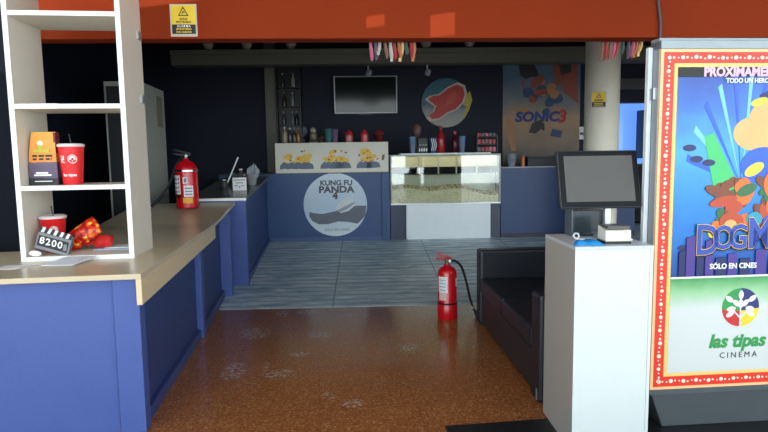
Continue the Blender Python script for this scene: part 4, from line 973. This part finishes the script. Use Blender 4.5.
for i, (ch, x, zz, s_) in enumerate((('D', -.165, 1.055, .23), ('O', -.075, 1.068, .18), ('G', .01, 1.07, .185), ('M', .135, 1.085, .235), ('A', .245, 1.08, .2), ('N', .34, 1.08, .18))):
    if i > 4: continue
    tx.text(ch, x, zz-.006, s_, -tl-.0005, 3, off=.010, sx=.82); tx.text(ch, x, zz, s_, -tl-.002, 4, off=.007, sx=.82); tx.text(ch, x, zz, s_, -tl-.0035, 2, off=.004, sx=.82)
tx.text('N', .315, 1.07, .1, -tl-.0035, 2, off=.002, sx=.5)
tx.build('title_lettering', LM, psheet); tx = MB()
tx.text('SÓLO EN CINES', -.01, .915, .040, -tl-.001, 1, off=.0012, sx=.95)
tx.build('footer_lettering', LM, psheet)
# cinema logo
lg = MB(); LC = (.052, .68); LR = .108
quad = [(PI/2, PI*1.03, 2), (PI*1.03, PI*1.5, 0), (PI*1.5, PI*1.98, 1), (-.06, PI/2, 3)]
for a0, a1, m in quad:
    pts = [(LC[0], LC[1]-.02)] + [(LC[0]+LR*math.cos(a0+(a1-a0)*i/16), LC[1]+LR*math.sin(a0+(a1-a0)*i/16)) for i in range(17)]
    lg.prism(pts, -.0055, -.003, 'y', m)
lg.prism([(LC[0]-.004, LC[1]-.12), (LC[0]+.004, LC[1]-.12), (LC[0]+.003, LC[1]+.02), (LC[0]-.003, LC[1]+.02)], -.0062, -.003, 'y', 4)
def leaf(a, d, l_, wd):
    cx, cz = LC[0]+d*math.cos(a), LC[1]+d*math.sin(a); pts = []
    for i in range(16):
        t = i/16*2*PI; x, y = l_*math.cos(t), wd*math.sin(t)*abs(math.sin(t))**.3; pts.append((cx+x*math.cos(a)-y*math.sin(a), cz+x*math.sin(a)+y*math.cos(a)))
    lg.prism(pts, -.0065, -.003, 'y', 4)
for a, d in ((PI/2, .07), (PI/2, .02), (.75, .035), (.62, .082), (PI-.75, .035), (PI-.62, .082), (-.15, .055), (PI+.15, .055), (-.55, .07), (PI+.55, .07)): leaf(a, d, .026, .014)
for sgn in (-1, 1):
    lg.prism([(LC[0], LC[1]-.055), (LC[0]+sgn*.006, LC[1]-.06), (LC[0]+sgn*.06, LC[1]-.0), (LC[0]+sgn*.056, LC[1]+.003)], -.0064, -.003, 'y', 4)
LGM = [M('logo_red', (196, 40, 40), .4), M('logo_yellow', (236, 206, 50), .4), M('logo_green', (44, 150, 76), .4), M('logo_navy', (34, 48, 110), .4), white_ink, dgrey_pl]
lg.build('tree_emblem', LGM, logo); lg = MB()
lg.text('las tipas', .04, .488, .104, -.0055, 2, off=.004, shear=.22, sx=1.0)
lg.build('name_lettering', LGM, logo); lg = MB()
lg.text('CINEMA', .052, .408, .046, -.0055, 5, off=.0, space=1.45)
lg.build('cinema_lettering', LGM, logo)

# ================================================================ MAT
mt_ = thing('door_mat', (1.88, 2.60, 0), 'worn black mat on the floor before the podium, run on into the poster stand shadow', 'mat')
bx(-1.17, 1.3, -.6, .50, .0, .008).build('mat_body', M('mat_black', (26, 28, 32), .45, var=.3, scale=14, bump=.2), mt_, bevel=.002)  # right part of the mat stands in for the poster stand's shadow

for o in bpy.data.objects:
    if o.type == 'MESH' and o.parent is None and 'kind' not in o and 'label' not in o: print('UNLABELLED', o.name)
